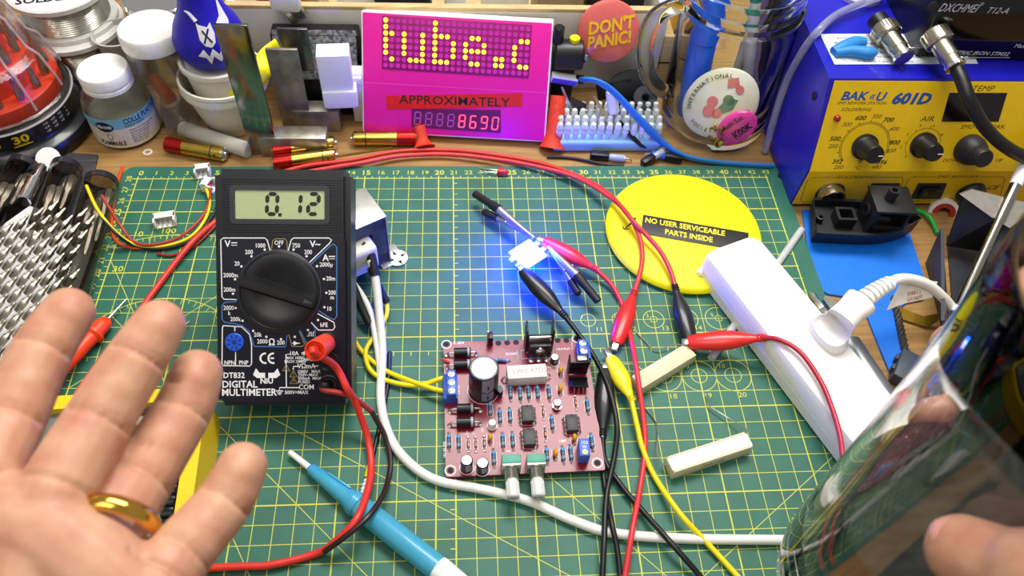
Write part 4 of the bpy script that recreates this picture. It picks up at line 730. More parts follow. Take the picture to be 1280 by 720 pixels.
for px, py in ((1018, 120), (974, 222)):
    d = ray(px, py); p = CAMC + d * ((XL - .02 - CAMC.x) / d.x); P('case_screw', xf(lathe([(.28, 0), (.28, .06), (.12, .14), (.01, .15)], 14), tuple(p - O_), (0, -90, 0)), M('screw_dark', '#3a3a42', .3, .8), stn)
# ---- black iron controller on top
cb = at(1143, 73, 9.02); ce_ = at(1280, 76.5, 9.05); ang = math.degrees(math.atan2(ce_.y - cb.y, ce_.x - cb.x))
CM = mat4((cb.x, cb.y, 9.06), (0, 0, ang)); ctl = T('iron_controller', 'black soldering iron controller box standing on the blue station', 'controller', mx=CM)
P('housing', box(14.0, 9.0, 4.6, .15, (7.0, 4.55, 2.32)), M('ctl_black', '#0b0b0d', .3), ctl)
CF = CM @ frame((0, 0, 0), (1, 0, 0), (0, -1, 0)); cff = Face(CF); P('front_glass', box(13.6, .08, 4.3, .03, (7.0, .02, 2.32)), M('ctl_glass', '#08080a', .12), ctl)
def ctx(s, px, py, size, sh=.0, bold=.0, sx=1): x, y = cff(px, py, .06); return xf(text(s, size, .004, bold, sx, shear=sh, at_=(x, y, .03)), m=frame((0, 0, 0), (1, 0, 0), (0, -1, 0)))
for nm_, g_ in (('brand_lettering', ctx('DXCHMEI', 1198, 11, .78, .3, .0, .68)), ('registered_mark', ctx('®', 1228, 5.5, .28)), ('model_lettering', ctx('T12-A', 1247, 14, .58, .3, .0, .9)), ('lettering', ctx('ELECTRIC IRON STM32', 1220, 67, .38, .3, .01, 1.1)), ('lettering', ctx('CON', 1150, 59, .34)), ('lettering', ctx('Max', 1275, 58, .4, .2))): P(nm_, g_, M('ctl_print', '#c9c9cc', .5, var=0), ctl, sharp=0)
a_ = cff(1196, 71.5); b_ = cff(1262, 71.5); P('underline', xf(strip([a_, b_], .05, .035), m=frame((0, 0, 0), (1, 0, 0), (0, -1, 0))), M('ctl_print', '#c9c9cc'), ctl)
x, y = cff(1166, 8, .06); P('panel_screw', xf(lathe([(.3, 0), (.3, .08), (.01, .12)], 16), m=frame((x, -.03, y), (1, 0, 0), (0, -1, 0))), M('screw_dark', '#3a3a42'), ctl)
NK = M('nickel', '#b9b3a0'); 
GX = [(.92, 0), (.98, .08), (.98, .85), (.9, .92), (.72, .95), (.72, 2.0), (.66, 2.05), (.66, 2.5), (.6, 2.55), (.6, 2.8), (.3, 2.8)]
def gxplug(label, a, b_, cabpts=None, back=False):
    t = T('aviation_plug', label, 'plug', a); F = rotbetween((0, 0, 0), b_ - a); k = (b_ - a).length / 2.9
    P('shell', xf(lathe([(r * .82, z * k) for r, z in GX], 30), m=F), NK, t)
    P('knurled_ring', xf(join(*[xf(box(.09, .07, .7 * k, 0, (0, .8, .45 * k)), rot=(0, 0, q)) for q in range(0, 360, 12)]), m=F), NK, t)
    for s in (-1, 1): P('clamp_screw', xf(cyl(.13, .35, 10), m=F @ mat4((s * .48, .2, 2.55 * k), (-90, 0, 0))), CHROME, t)
    P('cable_clamp', xf(lathe([(.55, 2.5 * k), (.62, 2.55 * k), (.62, 2.78 * k), (.5, 2.8 * k)], 20, False), m=F), CHROME, t)
    if back: P('grip', xf(lathe([(.5, -.8), (.62, -.75), (.62, 0), (.5, .05)], 20), m=F), BLK, t)
    if cabpts: P('cable', tube([p - a for p in cabpts], .4, 12, 6), BLKW, t)
    return t
gxplug('loose nickel plug lying on the caution label of the blue station', at(1103, 34, 10.1), at(1132, 74, 9.75), None, True)
pa = CM @ Vector((cff(1166, 40)[0], -.02, cff(1166, 40)[1])); pb_ = pa + (aty(1196, 86, pa.y - 2.6) - pa)
gxplug('nickel plug screwed into the black controller with a thick black cable', pa, pb_, [pb_, aty(1203, 102, pb_.y - .9), aty(1213, 128, pb_.y - 2.0), aty(1232, 160, pb_.y - 2.6), aty(1258, 184, pb_.y - 3), aty(1290, 200, pb_.y - 3), aty(1340, 215, pb_.y - 3)])
# blue putty
pu = at(1065, 68, 9.05); t = OBJ('blue_putty', 'crumpled blue lump of adhesive putty on the caution label', 'putty', xf(join(tube([(-1.9, .1, .35), (-.9, .35, .5), (.5, .9, .5), (1.4, .9, .45)], [.4, .6, .62, .45], 12, 6), tube([(-1.8, -.1, .35), (-.4, -.2, .5), (1.0, -.6, .5), (1.6, -.4, .4)], [.4, .5, .6, .45], 12, 6)), sc=(.72, .72, .72)), M('putty_blue', '#2a84c8', .5, var=.1, vs=1.5, bump=.3, bs=4), pu, (0, 0, 6))
# clear tube looping from above the station down behind the jar
cable('clear_tube', 'clear plastic tube looping from the station top down beside the glass jar', [at(1150, -20, 10.2), at(1085, 2, 9.8), at(1048, 17, 9.7), at(1024, 37, 9.65), atx(1003, 64, 43.65), atx(983, 102, 43.65), atx(970, 140, 43.6), atx(961, 172, 43.6), atx(956, 190, 43.6)], .24, M('tube_clear', '#cfd0e4', .15, trans=.75, var=.03), 12)
dl = at(1072, -6, 9.05); OBJ('lens_cap', 'small pale translucent round cap on top of the station at the photo edge', 'cap', lathe([(1.6, 0), (1.6, .4), (1.2, .8), (1.0, .85), (.9, .6), (0, .6)], 28), M('cap_pale', '#d9d6f0', .2, trans=.3), dl)
# ================================================================ glass mug jar with pens and badges
GLS = glassm('jar_glass', '#f4f8f6'); RGL = M('mug_glass', '#f6fbf8', .01, trans=1.0, ior=1.3, var=0)
JM = mat4((40.35, 34.2, -.3), (0, -2.2, 0)); jar = T('glass_jar', 'clear glass drinking jar with handle, holding pens and badges', 'glass jar', mx=JM)
P('jar_wall', lathe([(0.01, .05), (3.2, 0), (3.65, .25), (3.85, .8), (3.9, 1.6), (3.9, 9.0), (3.8, 9.5), (3.75, 9.7), (4.0, 9.85), (4.0, 10.2), (3.72, 10.35), (3.72, 10.9), (3.85, 11.0), (3.72, 11.2), (3.72, 11.9), (3.85, 12.05), (3.7, 12.2), (3.7, 12.9), (3.6, 13.1), (3.4, 13.1), (3.4, 10.2), (3.6, 9.0), (3.6, 1.5), (3.3, .8), (.01, .7)], 56, False), RGL, jar, sharp=60)
P('handle', tube([(-3.7, -.2, 10.0), (-4.6, -.35, 10.1), (-5.8, -.5, 9.3), (-6.1, -.5, 7.4), (-5.7, -.45, 5.2), (-4.7, -.3, 3.6), (-3.75, -.2, 3.0)], [.5, .55, .6, .6, .6, .58, .5], 14, 8), RGL, jar)
hb = M('highlighter_blue', '#0a5ce0', .35, coat=.3, var=.04)
def jp(px, py, y): return aty(px, py, y)
a, b_ = jp(852, 160, 34.6), jp(895, -20, 36.8); t = T('highlighter_pen', 'bright blue highlighter pen leaning inside the glass jar', 'pen', a); F = rotbetween((0, 0, 0), b_ - a); L_ = (b_ - a).length
P('barrel', xf(lathe([(.75, 0), (.95, .15), (1.0, 1.2), (1.02, L_ * .62), (.95, L_ * .64)], 24), m=F), hb, t); P('cap', xf(lathe([(.95, L_ * .63), (1.06, L_ * .64), (1.06, L_ * .98), (.8, L_)], 24), m=F), M('highlighter_cap', '#1468f0', .3, coat=.3), t)
P('lettering', xf(xf(text('Sunlite', 1.0, .01, .01, 1, shear=.25), m=frame((0, -1.03, 4.2), (0, 0, 1), (0, -1, 0))), m=F @ mat4((0, 0, 0), (0, 0, 0))), M('ink_navy', '#0a1450', .5, var=0), t, sharp=0)
for lbl, mm, q0, q1, r, yy in (('white pen with a green end standing in the glass jar', '#2a9c84', (935, 105), (946, -25), .42, 34.6), ('slim black pen standing in the glass jar near the station', '#18181a', (952, 100), (975, -25), .35, 35.0), ('pale grey pen standing behind others in the glass jar', '#c9c4c0', (915, 110), (960, -25), .4, 36.2), ('brown pencil standing in the jar beside the station', '#5a3a2a', (960, 120), (990, -25), .38, 35.6)):
    a, b_ = jp(*q0, yy), jp(*q1, yy + .8); t = T('pen', lbl, 'pen', a); F = rotbetween((0, 0, 0), b_ - a); L_ = (b_ - a).length; wb = M('pen_body_white', '#d9d6da', .3, var=.02)
    P('barrel', xf(lathe([(.1, -.3), (r * .8, .5), (r, .8), (r, L_ * .72)], 18), m=F), wb if 'green' in lbl else M('pen' + mm, mm, .35), t); P('cap', xf(lathe([(r, L_ * .72), (r * 1.08, L_ * .73), (r * 1.05, L_), (r * .6, L_ + .1)], 18), m=F), M('pen' + mm, mm, .35), t)
    P('pocket_clip', xf(box(.16, .1, L_ * .2, .03, (r + .1, 0, L_ * .84)), m=F), WHT, t)
# badges inside
def badge(name, label, c, nrm, rot, rx, ry, face, rim, prints):
    F = frame(c, Vector((math.cos(math.radians(rot)), 0, math.sin(math.radians(rot)))), nrm); t = T(name, label, 'badge', mx=F)
    P('badge_disc', xf(lathe([(.93, -.2), (1.0, -.1), (.98, .02), (.9, .1), (.5, .15), (.01, .17)], 48), sc=(rx, ry, 1)), face, t)
    for nm, g, mm in prints: P(nm, g, mm, t, sharp=0)
    return t
c = jp(900, 130, 32.4); nb = Vector((-.12, -.75, .65))
arc = join(*[text(ch, .42, .004, .01, 1, rotz=75 - 11 * i - 90 + 55, at_=(2.0 * 1.12 * math.cos(math.radians(140 - 10.5 * i)), 2.0 * .92 * math.sin(math.radians(140 - 10.5 * i)), .16)) for i, ch in enumerate('INTERNATIONAL')])
arc = join(*[xf(text(ch, .42, .004, .01, 1), (2.0 * 1.1 * math.cos(math.radians(155 - 9 * i)), 2.0 * .9 * math.sin(math.radians(155 - 9 * i)), .17), (0, 0, 65 - 9 * i)) for i, ch in enumerate('INTERNATIONAL')])
arc2 = join(*[xf(text(ch, .36, .004, .01, 1), (2.0 * 1.1 * math.cos(math.radians(185 + 9 * i)), 2.0 * .9 * math.sin(math.radians(185 + 9 * i)), .17), (0, 0, 275 + 9 * i)) for i, ch in enumerate('SOCIETY DANCING')])
blob = lambda pts: prism(pts, .14, .19)
badge('pin_badge', 'large white badge lettered INTERNATIONAL with a pink design, inside the glass jar', c, nb, 38, 2.75, 2.35, M('badge_white', '#e2dcd6', .25, coat=.4, var=.08, vs=.4, hex2='#d6cda0'), None, [('lettering', join(arc, arc2), M('black_print', '#15151a')), ('pink_motif', join(blob(circ(.45, 16, (-.9, -.1))), blob(circ(.4, 16, (-.4, .35))), blob(circ(.35, 16, (-.5, -.5))), blob([(.9, .7), (1.7, .4), (1.9, 1.0), (1.2, 1.25)]), blob(circ(.3, 12, (1.6, .2)))), M('motif_pink', '#d2706a', .5, var=.1)), ('green_motif', join(blob([(-.3, -.2), (.7, .1), (1.2, -.4), (.6, -.8), (-.2, -.7)]), blob(circ(.4, 14, (.6, -.1)))), M('motif_green', '#5c7c5c', .5, var=.1))])
c = jp(921, 160, 30.95)
badge('pin_badge', 'bright pink badge with black handwriting, inside the glass jar', c, Vector((.1, -.8, .6)), 48, 1.5, 1.1, M('badge_pink', '#f03c9c', .25, coat=.4, var=.05), None, [('lettering', join(text('Music Soc', .5, .004, .02, .85, at_=(-.05, .55, .16)), text('K00K', .75, .004, .04, .8, at_=(.2, -.3, .17))), M('black_print', '#15151a'))])
for k, (px, py, r) in enumerate(((884, 183, 15), (870, 172, 70), (857, 168, 120), (880, 172, 50))):
    c = at(px, py, .75 + .1 * k) + Vector((.3, .9, .15)); t = T('brass_screw', ['brass cup-ended screw lowest in the glass jar', 'thin brass screw beside the highlighter in the jar', 'leftmost brass screw in the glass jar', 'short brass pin above the cup-ended screw in the jar'][k], 'screw', c, (70, 0, r)); P('shank', cyl(.11, 1.1, 10), GOLD, t); P('head', xf(lathe([(.12, 0), (.36, .2), (.36, .3), (.28, .32), (.05, .18)], 16), (0, 0, 1.05)), GOLD, t)
# ================================================================ items at the right edge of the mat
ss = M('silicone_blue', '#0f72e0', .45, var=.04, vs=2, bump=.1, bs=40)
sp_ = [(1003, 262), (1008, 300), (1014, 340), (1022, 360), (1035, 367), (1060, 371), (1075, 378), (1084, 395), (1100, 435), (1119, 480), (1138, 470), (1130, 430), (1121, 388), (1133, 378), (1154, 374), (1160, 366), (1150, 330), (1140, 300), (1131, 270), (1128, 258)]
sp2 = [(at(*q, -.12).x, at(*q, -.12).y) for q in sp_]; c0_ = (47, 21)
OBJ('silicone_sheet', 'bright blue silicone sheet with a narrow tail under the black toy boat', 'silicone sheet', prism([(x - 47, y - 21) for x, y in sp2], -.3, -.12), ss, (47, 21, 0))
# toy boat
bk = M('boat_black', '#131315', .5, var=.1, bump=.3, bs=25)
bt = T('toy_boat', 'black 3D printed toy boat with a cabin standing on the blue sheet', 'toy boat', (47.9, 22.9, -.12), (0, 0, -4)); bt.scale = (1.13, 1.13, 1.13)
def hull(x): # half width
    t = (x + 3.3) / 6.6; return 1.35 * (1 - max(0, (t - .45) / .55) ** 2.2) * (1 if t > .05 else .95)
hv = []; N_ = 16
for z, k, off in ((0, .7, .0), (.5, .86, 0), (1.0, 1.0, .1), (1.35, 1.05, .2), (1.35, .9, .2), (.85, .88, .1)):
    L2 = 3.1 + off; ring_ = []
    for i in range(N_ + 1): x = -3.1 + i / N_ * 6.2; ring_.append(((x * (1 + off * .04)) * (.93 if z < .2 else 1), -hull(x) * k, z + (.35 * max(0, (x) / 3.2) ** 2 if z > .9 else 0)))
    for i in range(N_ - 1, 0, -1): x = -3.1 + i / N_ * 6.2; ring_.append(((x * (1 + off * .04)) * (.93 if z < .2 else 1), hull(x) * k, z + (.35 * max(0, (x) / 3.2) ** 2 if z > .9 else 0)))
    hv.append([Vector(p) for p in ring_])
P('hull', loft(hv), bk, bt, sharp=35)
P('cargo_box', xf(ring(1.1, 1.0, .05, .16, 0, .75, 2), (-1.2, 0, .85)), bk, bt); P('mooring_ring', xf(lathe([(.12, 0), (.22, .02), (.22, .3), (.12, .32)], 16, False), (-2.55, .0, .9)), bk, bt)
P('cabin', join(box(.16, 1.9, 2.0, .03, (.0, 0, 1.8)), box(1.9, .14, .7, .03, (.95, .85, 1.2)), box(1.9, .14, .7, .03, (.95, -.85, 1.2)), box(.16, 1.7, 2.0, .03, (1.9, 0, 1.8)), box(.2, .2, 2.0, .03, (.05, -.85, 1.8)), box(.2, .2, 2.0, .03, (.05, .85, 1.8))), bk, bt)
P('cabin_roof', box(2.3, 2.1, .18, .04, (.95, 0, 2.85)), bk, bt); P('chimney', xf(lathe([(.3, 0), (.3, .75), (.18, .75), (.16, .5)], 16), (.75, 0, 2.9)), bk, bt); P('round_window', xf(lathe([(.3, 0), (.42, .05), (.42, .15), (.3, .18)], 20, False), (-.08, 0, 2.0), (0, -90, 0)), bk, bt)
# white stick under the strip
a, b_ = at(1002, 287, .1), at(889, 448, .25); OBJ('plastic_stick', 'thin pale grey plastic stick running under the white power strip', 'stick', tube([Vector((0, 0, 0)), b_ - a], .24, 12, 2), M('stick_grey', '#b9bcbc', .45), a)
# iron stand
gm = M('stand_grey', '#3a3d47', .45, var=.06); gd = M('stand_dark', '#15161b', .4)
hq = [at(1166, 262, -.3), at(1190, 420, -.3), at(1300, 400, -.3), at(1330, 270, -.3)]; o = hq[0].copy()
hs_ = T('iron_stand', 'dark grey plastic soldering iron stand at the right edge', 'iron stand', o)
def poly3(pts, th=.2): # thick plate from 3-D points
    n = (pts[1] - pts[0]).cross(pts[2] - pts[0]).normalized() * th; k = len(pts); v = [tuple(p) for p in pts] + [tuple(p + n) for p in pts]; return (v, [tuple(range(k))[::-1], tuple(range(k, 2 * k))] + [(i, (i + 1) % k, (i + 1) % k + k, i + k) for i in range(k)])
A0 = at(1161, 318, -.3) - o; A1 = at(1190, 440, -.3) - o; B0 = at(1176, 285, 1.8) - o; B1 = at(1182, 440, 2.2) - o
P('side_wall', poly3([at(1160, 330, -.3) - o, at(1190, 450, -.3) - o, at(1181, 400, 2.4) - o, at(1181, 330, 2.4) - o, at(1180, 285, 2.4) - o]), gm, hs_); P('base', poly3([at(1183, 296, -.25) - o, at(1195, 450, -.25) - o, at(1300, 450, -.25) - o, at(1290, 310, -.25) - o], .15), M('stand_floor', '#2b2e37', .45), hs_)
P('back_ramp', poly3([at(1182, 305, .6) - o, at(1230, 312, .6) - o, at(1245, 270, 3.6) - o, at(1205, 240, 3.6) - o]), gd, hs_); P('arch', poly3([at(1238, 300, 2.0) - o, at(1215, 400, .4) - o, at(1290, 400, .4) - o, at(1310, 270, 3.2) - o, at(1262, 252, 3.4) - o]), gm, hs_); P('top_plate', poly3([at(1200, 243, 4.0) - o, at(1215, 237, 4.4) - o, at(1300, 258, 4.2) - o, at(1262, 285, 3.6) - o, at(1240, 272, 3.6) - o]), M('stand_plate', '#9a948c', .4, .6), hs_)
a, b_ = at(1192, 398, 1.2), at(1300, 165, 6.2); t = T('soldering_iron', 'slim chrome soldering iron shaft resting in the dark stand', 'soldering iron', a); F = rotbetween((0, 0, 0), b_ - a); L_ = (b_ - a).length
P('shaft', xf(lathe([(.2, 0), (.28, .3), (.28, L_ * .5), (.34, L_ * .52), (.34, L_)], 18), m=F), M('iron_chrome', '#a8a49c', .2, 1), t); P('white_band', xf(lathe([(.36, L_ * .7), (.38, L_ * .71), (.38, L_ * .8), (.36, L_ * .81)], 18, False), m=F), WHT, t); P('tip_collar', xf(lathe([(.3, .35), (.36, .4), (.36, .75), (.3, .8)], 18, False), m=F), WHT, t)
cable('green_wire', 'green wire lying on the desk beside the soldering iron stand', [at(1140, 262, -.1), at(1150, 264, .0), at(1162, 272, .1), at(1169, 285, -.1), at(1172, 292, -.1)], .16, M('green_w', '#1fa83c', .4))
p = at(1178, 263, -.3); t = T('cable_reel', 'small red and white round reel half hidden behind the iron stand', 'reel', p, (70, 0, -20)); P('rim', lathe([(.9, 0), (1.0, .1), (1.0, .5), (.75, .5), (.75, .1)], 24, False), WHT, t); P('core', lathe([(.75, .05), (.75, .45), (.4, .45), (.4, .05)], 24, False), M('reel_red', '#b83028', .45), t)
p = at(1141, 396, -.3); OBJ('brass_clip', 'bent golden metal band on the desk beside the blue sheet', 'clip', poly3([Vector((-1.2, .6, .6)), Vector((-.9, -.2, .1)), Vector((.5, -.9, .15)), Vector((1.1, -.7, .5)), Vector((1.1, -.4, .9)), Vector((.3, -.3, .5)), Vector((-.6, .3, .4))], .08), GOLD, p)
bp3 = [at(1117, 372, -.1), at(1122, 395, -.05), at(1126, 415, -.05), at(1131, 438, -.05), at(1137, 465, -.1)]; o = Vector((bp3[0].x, bp3[0].y, -.3)); t = T('braided_cable', 'dark braided cord lying along the blue sheet', 'cord', o); q = spline(bp3, 14)
for ph in (0, 1, 2): P('strand', tube([p_ - o + Vector((math.cos(i * .55 + ph * 2.1) * .13, 0, math.sin(i * .55 + ph * 2.1) * .13 + .05)) for i, p_ in enumerate(q)], .12, 6, 1, smooth=False), M('braid_dark', '#3a3836', .6, .2), t)
p = at(1128, 468, -.3); OBJ('grey_adapter', 'dark slate plastic connector on the desk beside the braided cord', 'connector', join(box(1.3, 2.2, 1.0, .15, (0, 0, .5)), box(.2, .4, .5, .05, (-.7, .5, .5)), box(.2, .4, .5, .05, (-.7, -.3, .5))), M('slate', '#39424e', .5), p, (0, 0, -35))
a, b_ = at(1058, 428, .7), at(1130, 540, .7); OBJ('metal_tube', 'thick grey metal tube lying along the right side of the power strip', 'tube', lathe([(.72, 0), (.8, .08), (.8, 7.0), (.6, 7.0), (.6, .3), (0, .3)], 28), M('tube_grey', '#8a8c90', .35, .7), mx=rotbetween(a + Vector((.15, .1, -.3)), b_))
a, b_ = at(1013, 364, .2), at(1034, 396, .25); t = T('screwdriver_bit', 'steel cross-head screwdriver bit beside the mains plug', 'driver bit', a); F = rotbetween((0, 0, 0), b_ - a); P('bit_tip', xf(lathe([(.08, 0), (.2, .3), (.2, .8), (.3, 1.0), (.3, 1.6)], 6), m=F), STEEL, t); P('holder_sleeve', xf(lathe([(.32, 1.5), (.36, 1.6), (.36, 3.0), (.3, 3.1)], 16), m=F), CHROME, t)
a, b_ = at(1031, 370, .1), at(1048, 392, .1); t = T('knife_blade', 'short steel blade lying beside the screwdriver bit', 'blade', a); P('blade', xf(prism([(0, 0), (.4, .3), (2.0, .3), (2.0, -.3), (.2, -.3)], 0, .08), m=frame((0, 0, 0), b_ - a, (0, 0, 1))), STEEL, t)
# ================================================================ pink LED ticker box
DW, DH = 12.81, 7.97
DX = mat4((21.08, 31.91, .32), (58.59, 0, -4.67)); xfce = Face(DX)
tick = T('led_display', 'magenta-fronted white box with a lit dot matrix and a red number display', 'led display', mx=DX)
P('box_body', box(DW + .25, DH + .25, 2.1, .15, (0, DH / 2, -1.1)), WHT, tick); P('lid_edge', box(DW + .4, DH + .4, .25, .08, (0, DH / 2, -1.9)), WHT, tick)
P('pink_front', box(DW, DH, .12, .05, (0, DH / 2, -.02)), M('front_magenta', '#d8128c', .4, var=.03), tick)
y0 = xfce(455, 103)[1]; P('film_seam', box(DW - .2, .03, .01, 0, (0, y0, .045)), M('seam_pink', '#e64cb8', .4), tick)
c00, c23, c07 = xfce(481.6, 24.8), xfce(659.5, 36.2), xfce(483, 81)
ux_ = ((c23[0] - c00[0]) / 23, (c23[1] - c00[1]) / 23); vy = ((c07[0] - c00[0]) / 7, (c07[1] - c00[1]) / 7); pitch = math.hypot(*ux_); ang_ = math.degrees(math.atan2(ux_[1], ux_[0]))
mxp = P('dot_matrix', box(pitch * 24.2, math.hypot(*vy) * 8.3, .06, .01), M('matrix_dark', '#8c0f58', .4), tick, ((c00[0] + c23[0] + vy[0] * 7) / 2, (c00[1] + c23[1] + vy[1] * 7) / 2, .05), (0, 0, ang_))
lit = set([(0, r) for r in range(6)] + [(1, 2), (1, 6)] + [(3, r) for r in (2, 3, 4, 5)] + [(4, 6), (5, 6)] + [(6, r) for r in (2, 3, 4, 5, 6)] + [(8, r) for r in range(7)] + [(9, 2), (10, 2), (9, 6), (10, 6), (11, 3), (11, 4), (11, 5), (13, 3), (13, 4), (13, 5), (14, 2), (15, 2), (16, 3), (16, 4), (14, 4), (15, 4), (14, 6), (15, 6), (18, 5), (19, 5), (18, 6), (19, 6), (21, 3), (21, 4), (21, 5), (22, 2), (23, 2), (22, 6), (23, 6)])
on = M('dot_on', '#ffd23c', .4, emis='#ffb62a', estr=2.2, var=0); off = M('dot_off', '#c8269a', .4, var=.05); src = {}
for cx_ in range(24):
    for r in range(8):
        k = (cx_, r) in lit; lp = ((cx_ - 11.5) * pitch, (3.5 - r) * math.hypot(*vy), .03)
        if k in src: dup(src[k], mxp, lp)
        else: src[k] = P('led_dot', cyl(pitch * .39, .02, 14), on if k else off, mxp, lp, label='lit yellow dot' if k else None)
q = [xfce(*a) for a in ((482.5, 119.5), (653, 116.5), (653, 133), (484, 137))]
tp_ = P('red_tape', prism(q[::-1], .045, .06), M('tape_red', '#c41a1c', .3, var=.1, coat=.2), tick, label='red tape strip with handwritten capitals'); tcx = sum(a for a, _ in q) / 4; tcy = sum(b_ for _, b_ in q) / 4
P('handwriting', text('APPROXIMATELY', .85, .004, .008, 1.18, rotz=1.5, at_=(tcx, tcy, .064)), M('marker_ink', '#1a0a14', .5, var=0), tp_, sharp=0)
q = [xfce(*a) for a in ((514.5, 135.5), (626, 137.5), (626, 166), (515, 158.5))]
nm = P('number_display', prism([(q[0][0], q[0][1]), (q[3][0], q[3][1] ), (q[2][0], q[2][1]), (q[1][0], q[1][1])], .04, .08), M('num_dark', '#5c0c50', .3), tick, label='eight-digit display, right half lit 8690')
dw = (q[1][0] - q[0][0]) / 8; hh = (q[0][1] - q[3][1]) * .72
for i, ch in enumerate('88888690'):
    x = q[0][0] + dw * (i + .2); y = q[3][1] + (q[2][1] - q[3][1]) * (i + .5) / 8 + .18; P('digit', xf(seg7(ch, dw * .62, hh, .085, .08, gap=.012), (x, y, .082)), M('seg_on', '#ff5a6a', .4, emis='#ff3048', estr=2.5, var=0) if i > 3 else M('seg_off', '#a04c98', .4), nm, sharp=0)
rf_ = M('foot_red', '#d63a1a', .6, var=.15, bump=.8, bs=10)
for px, py, lbl in ((530, 187, 'front_foot'), (690, 190, 'front_foot')):
    p = at(px, py, -.3) ; pl0 = DX.inverted() @ p; top = DX.inverted() @ (at(px - 6, py - 30, .9) if px < 600 else at(px + 8, py - 70, 2.6)); P(lbl, tube([pl0 + (DX.to_3x3().inverted() @ Vector((0, 0, .15))), pl0.lerp(top, .4), top], [.85, .45, .42], 12, 5) if px < 600 else tube([pl0 + (DX.to_3x3().inverted() @ Vector((0, .2, .2))), pl0.lerp(top, .35), top], [.95, .6, .55], 12, 5), rf_, tick)
# ================================================================ cream tray behind, clutter in it
crm = M('cream_board', '#d8d3c6', .55, var=.05, vs=.6); raw = M('raw_edge', '#c9ad7c', .7, var=.2, vs=2, stretch=(.3, 2, 2))
tray = T('storage_tray', 'cream painted wooden tray standing along the back of the desk', 'tray', (21, 38, -.3))
P('front_board', box(31, .6, 6.6, .05, (0, .3, 3.3)), crm, tray); P('raw_edge', box(31, .55, .35, .05, (0, .3, 6.7)), raw, tray); P('tray_floor', box(31, 14, .4, .03, (0, 7.5, .2)), raw, tray); P('side_board', box(.6, 14, 6.6, .05, (-15.3, 7.5, 3.3)), crm, tray); P('side_board', box(.6, 14, 6.6, .05, (15.3, 7.5, 3.3)), crm, tray)
for name, lbl, cat, (x, y, sx, sy, sz), hx in (('black_case', 'black plastic case in the cream tray behind the ticker\'s left side', 'case', (17.5, 42, 4, 4, 6.8), '#141416'), ('cardboard_box', 'brown cardboard box in the cream tray', 'box', (29.0, 43, 3.4, 5, 7.2), '#a08a66'), ('equipment_case', 'long black equipment case in the cream tray behind the badge', 'case', (33.2, 42.5, 4.0, 4, 7.4), '#101012'), ('paper_packet', 'cream paper packet in the cream tray near the USB plug', 'packet', (10.2, 43, 2.5, 4, 6.9), '#cdbf9c')):
    t = T(name, lbl, cat, (x, y, .11)); P('box_body', box0(sx, sy, sz, .12), M('clutter' + hx, hx, .5, var=.12), t); P('box_lid', box(sx + .15, sy + .15, .5, .1, (0, 0, sz - .2)), M('clutter' + hx, hx), t)
t = T('barcode_card', 'white card printed with a barcode standing in the cream tray', 'card', (25.0, 41.5, .11), (-8, 0, 0)); P('card', box0(3.6, .25, 7.4, .03), M('card_white', '#e4dfcf', .6), t)
P('bars', join(*[box(.06 + .06 * ((i * 7) % 3), .02, 2.0, 0, (-1.4 + i * .2, -.14, 6.0)) for i in range(13)]), M('black_print', '#15151a'), t)
t = T('adapter_plug', 'white plug with metal pins in the cream tray behind the ticker', 'plug', (21.3, 42, .11)); P('plug_body', box0(1.6, 1.6, 6.2, .3), WHT, t); P('plug_pin', xf(cyl(.3, 1.2, 14), (0, 0, 6.1)), STEEL, t)
t = T('card_sign', 'small white card with red letters behind the USB plug', 'card', (13.6, 40.6, .11), (-12, 0, 0)); P('card', box0(4.2, .2, 7.6, .03), M('card_white', '#e4dfcf'), t, rot=(0, 14, 0)); P('lettering', xf(text('OVER', 1.1, .004, .04), (.9, -.12, 6.6), (90, 14, 0)), M('sign_red', '#c8281e', .5, var=0), t, sharp=0)
# usb plug hanging over the tray
a = aty(355, -15, 37.3); b_ = aty(358, 13, 37.3); t = T('usb_plug', 'white USB plug hanging down over the cream tray', 'usb plug', a); F = rotbetween((0, 0, 0), b_ - a); L_ = (b_ - a).length
P('plug_body', xf(box(2.0, .9, L_, .25, (0, 0, L_ / 2 - .1)), m=F), WHT, t, rot=(0, 0, 0)); sh = frame((0, 0, 0), aty(366, 9, 37.3) - aty(357, 14, 37.3), (0, -1, 0)); b2 = aty(368, 15, 37.3) - a
P('metal_shell', xf(box(1.25, 1.35, .45, .04), m=sh @ mat4(tuple(sh.inverted() @ b2))), STEEL, t)
for s in (-1, 1): P('shell_hole', xf(box(.26, .26, .02, 0, (s * .33, .15, .235)), m=sh @ mat4(tuple(sh.inverted() @ b2))), WHT, t)
# speckled foam case
fo = M('foam_speckle', '#77777a', .8, var=.9, vs=4.5, hex2='#232325', bump=.5, bs=5, detail=1)
a, b_ = aty(337, 40, 36.6), aty(447, 34, 36.6); t = T('foam_case', 'black case with a speckled grey foam lid behind the steel squares', 'case', ((a.x + b_.x) / 2, 36.2, -.3)); wd = b_.x - a.x
P('case_body', box(wd, 1.4, a.z + .3, .15, (0, .8, (a.z + .3) / 2)), BLK, t); P('case_tray', box(wd, 1.6, a.z - 1.9, .15, (0, -.6, (a.z - 1.9) / 2)), BLK, t); P('foam_face', box(wd - .3, .25, 3.3, .08, (0, 0, 0)), fo, t, (0, -.55, a.z - .85), (-38, 0, 0))
for k in range(6): P('rib', box(.12, .15, 2.0, .03, (-wd / 2 + 3.2 + k * .32, -1.15, 1.4)), BLK, t)
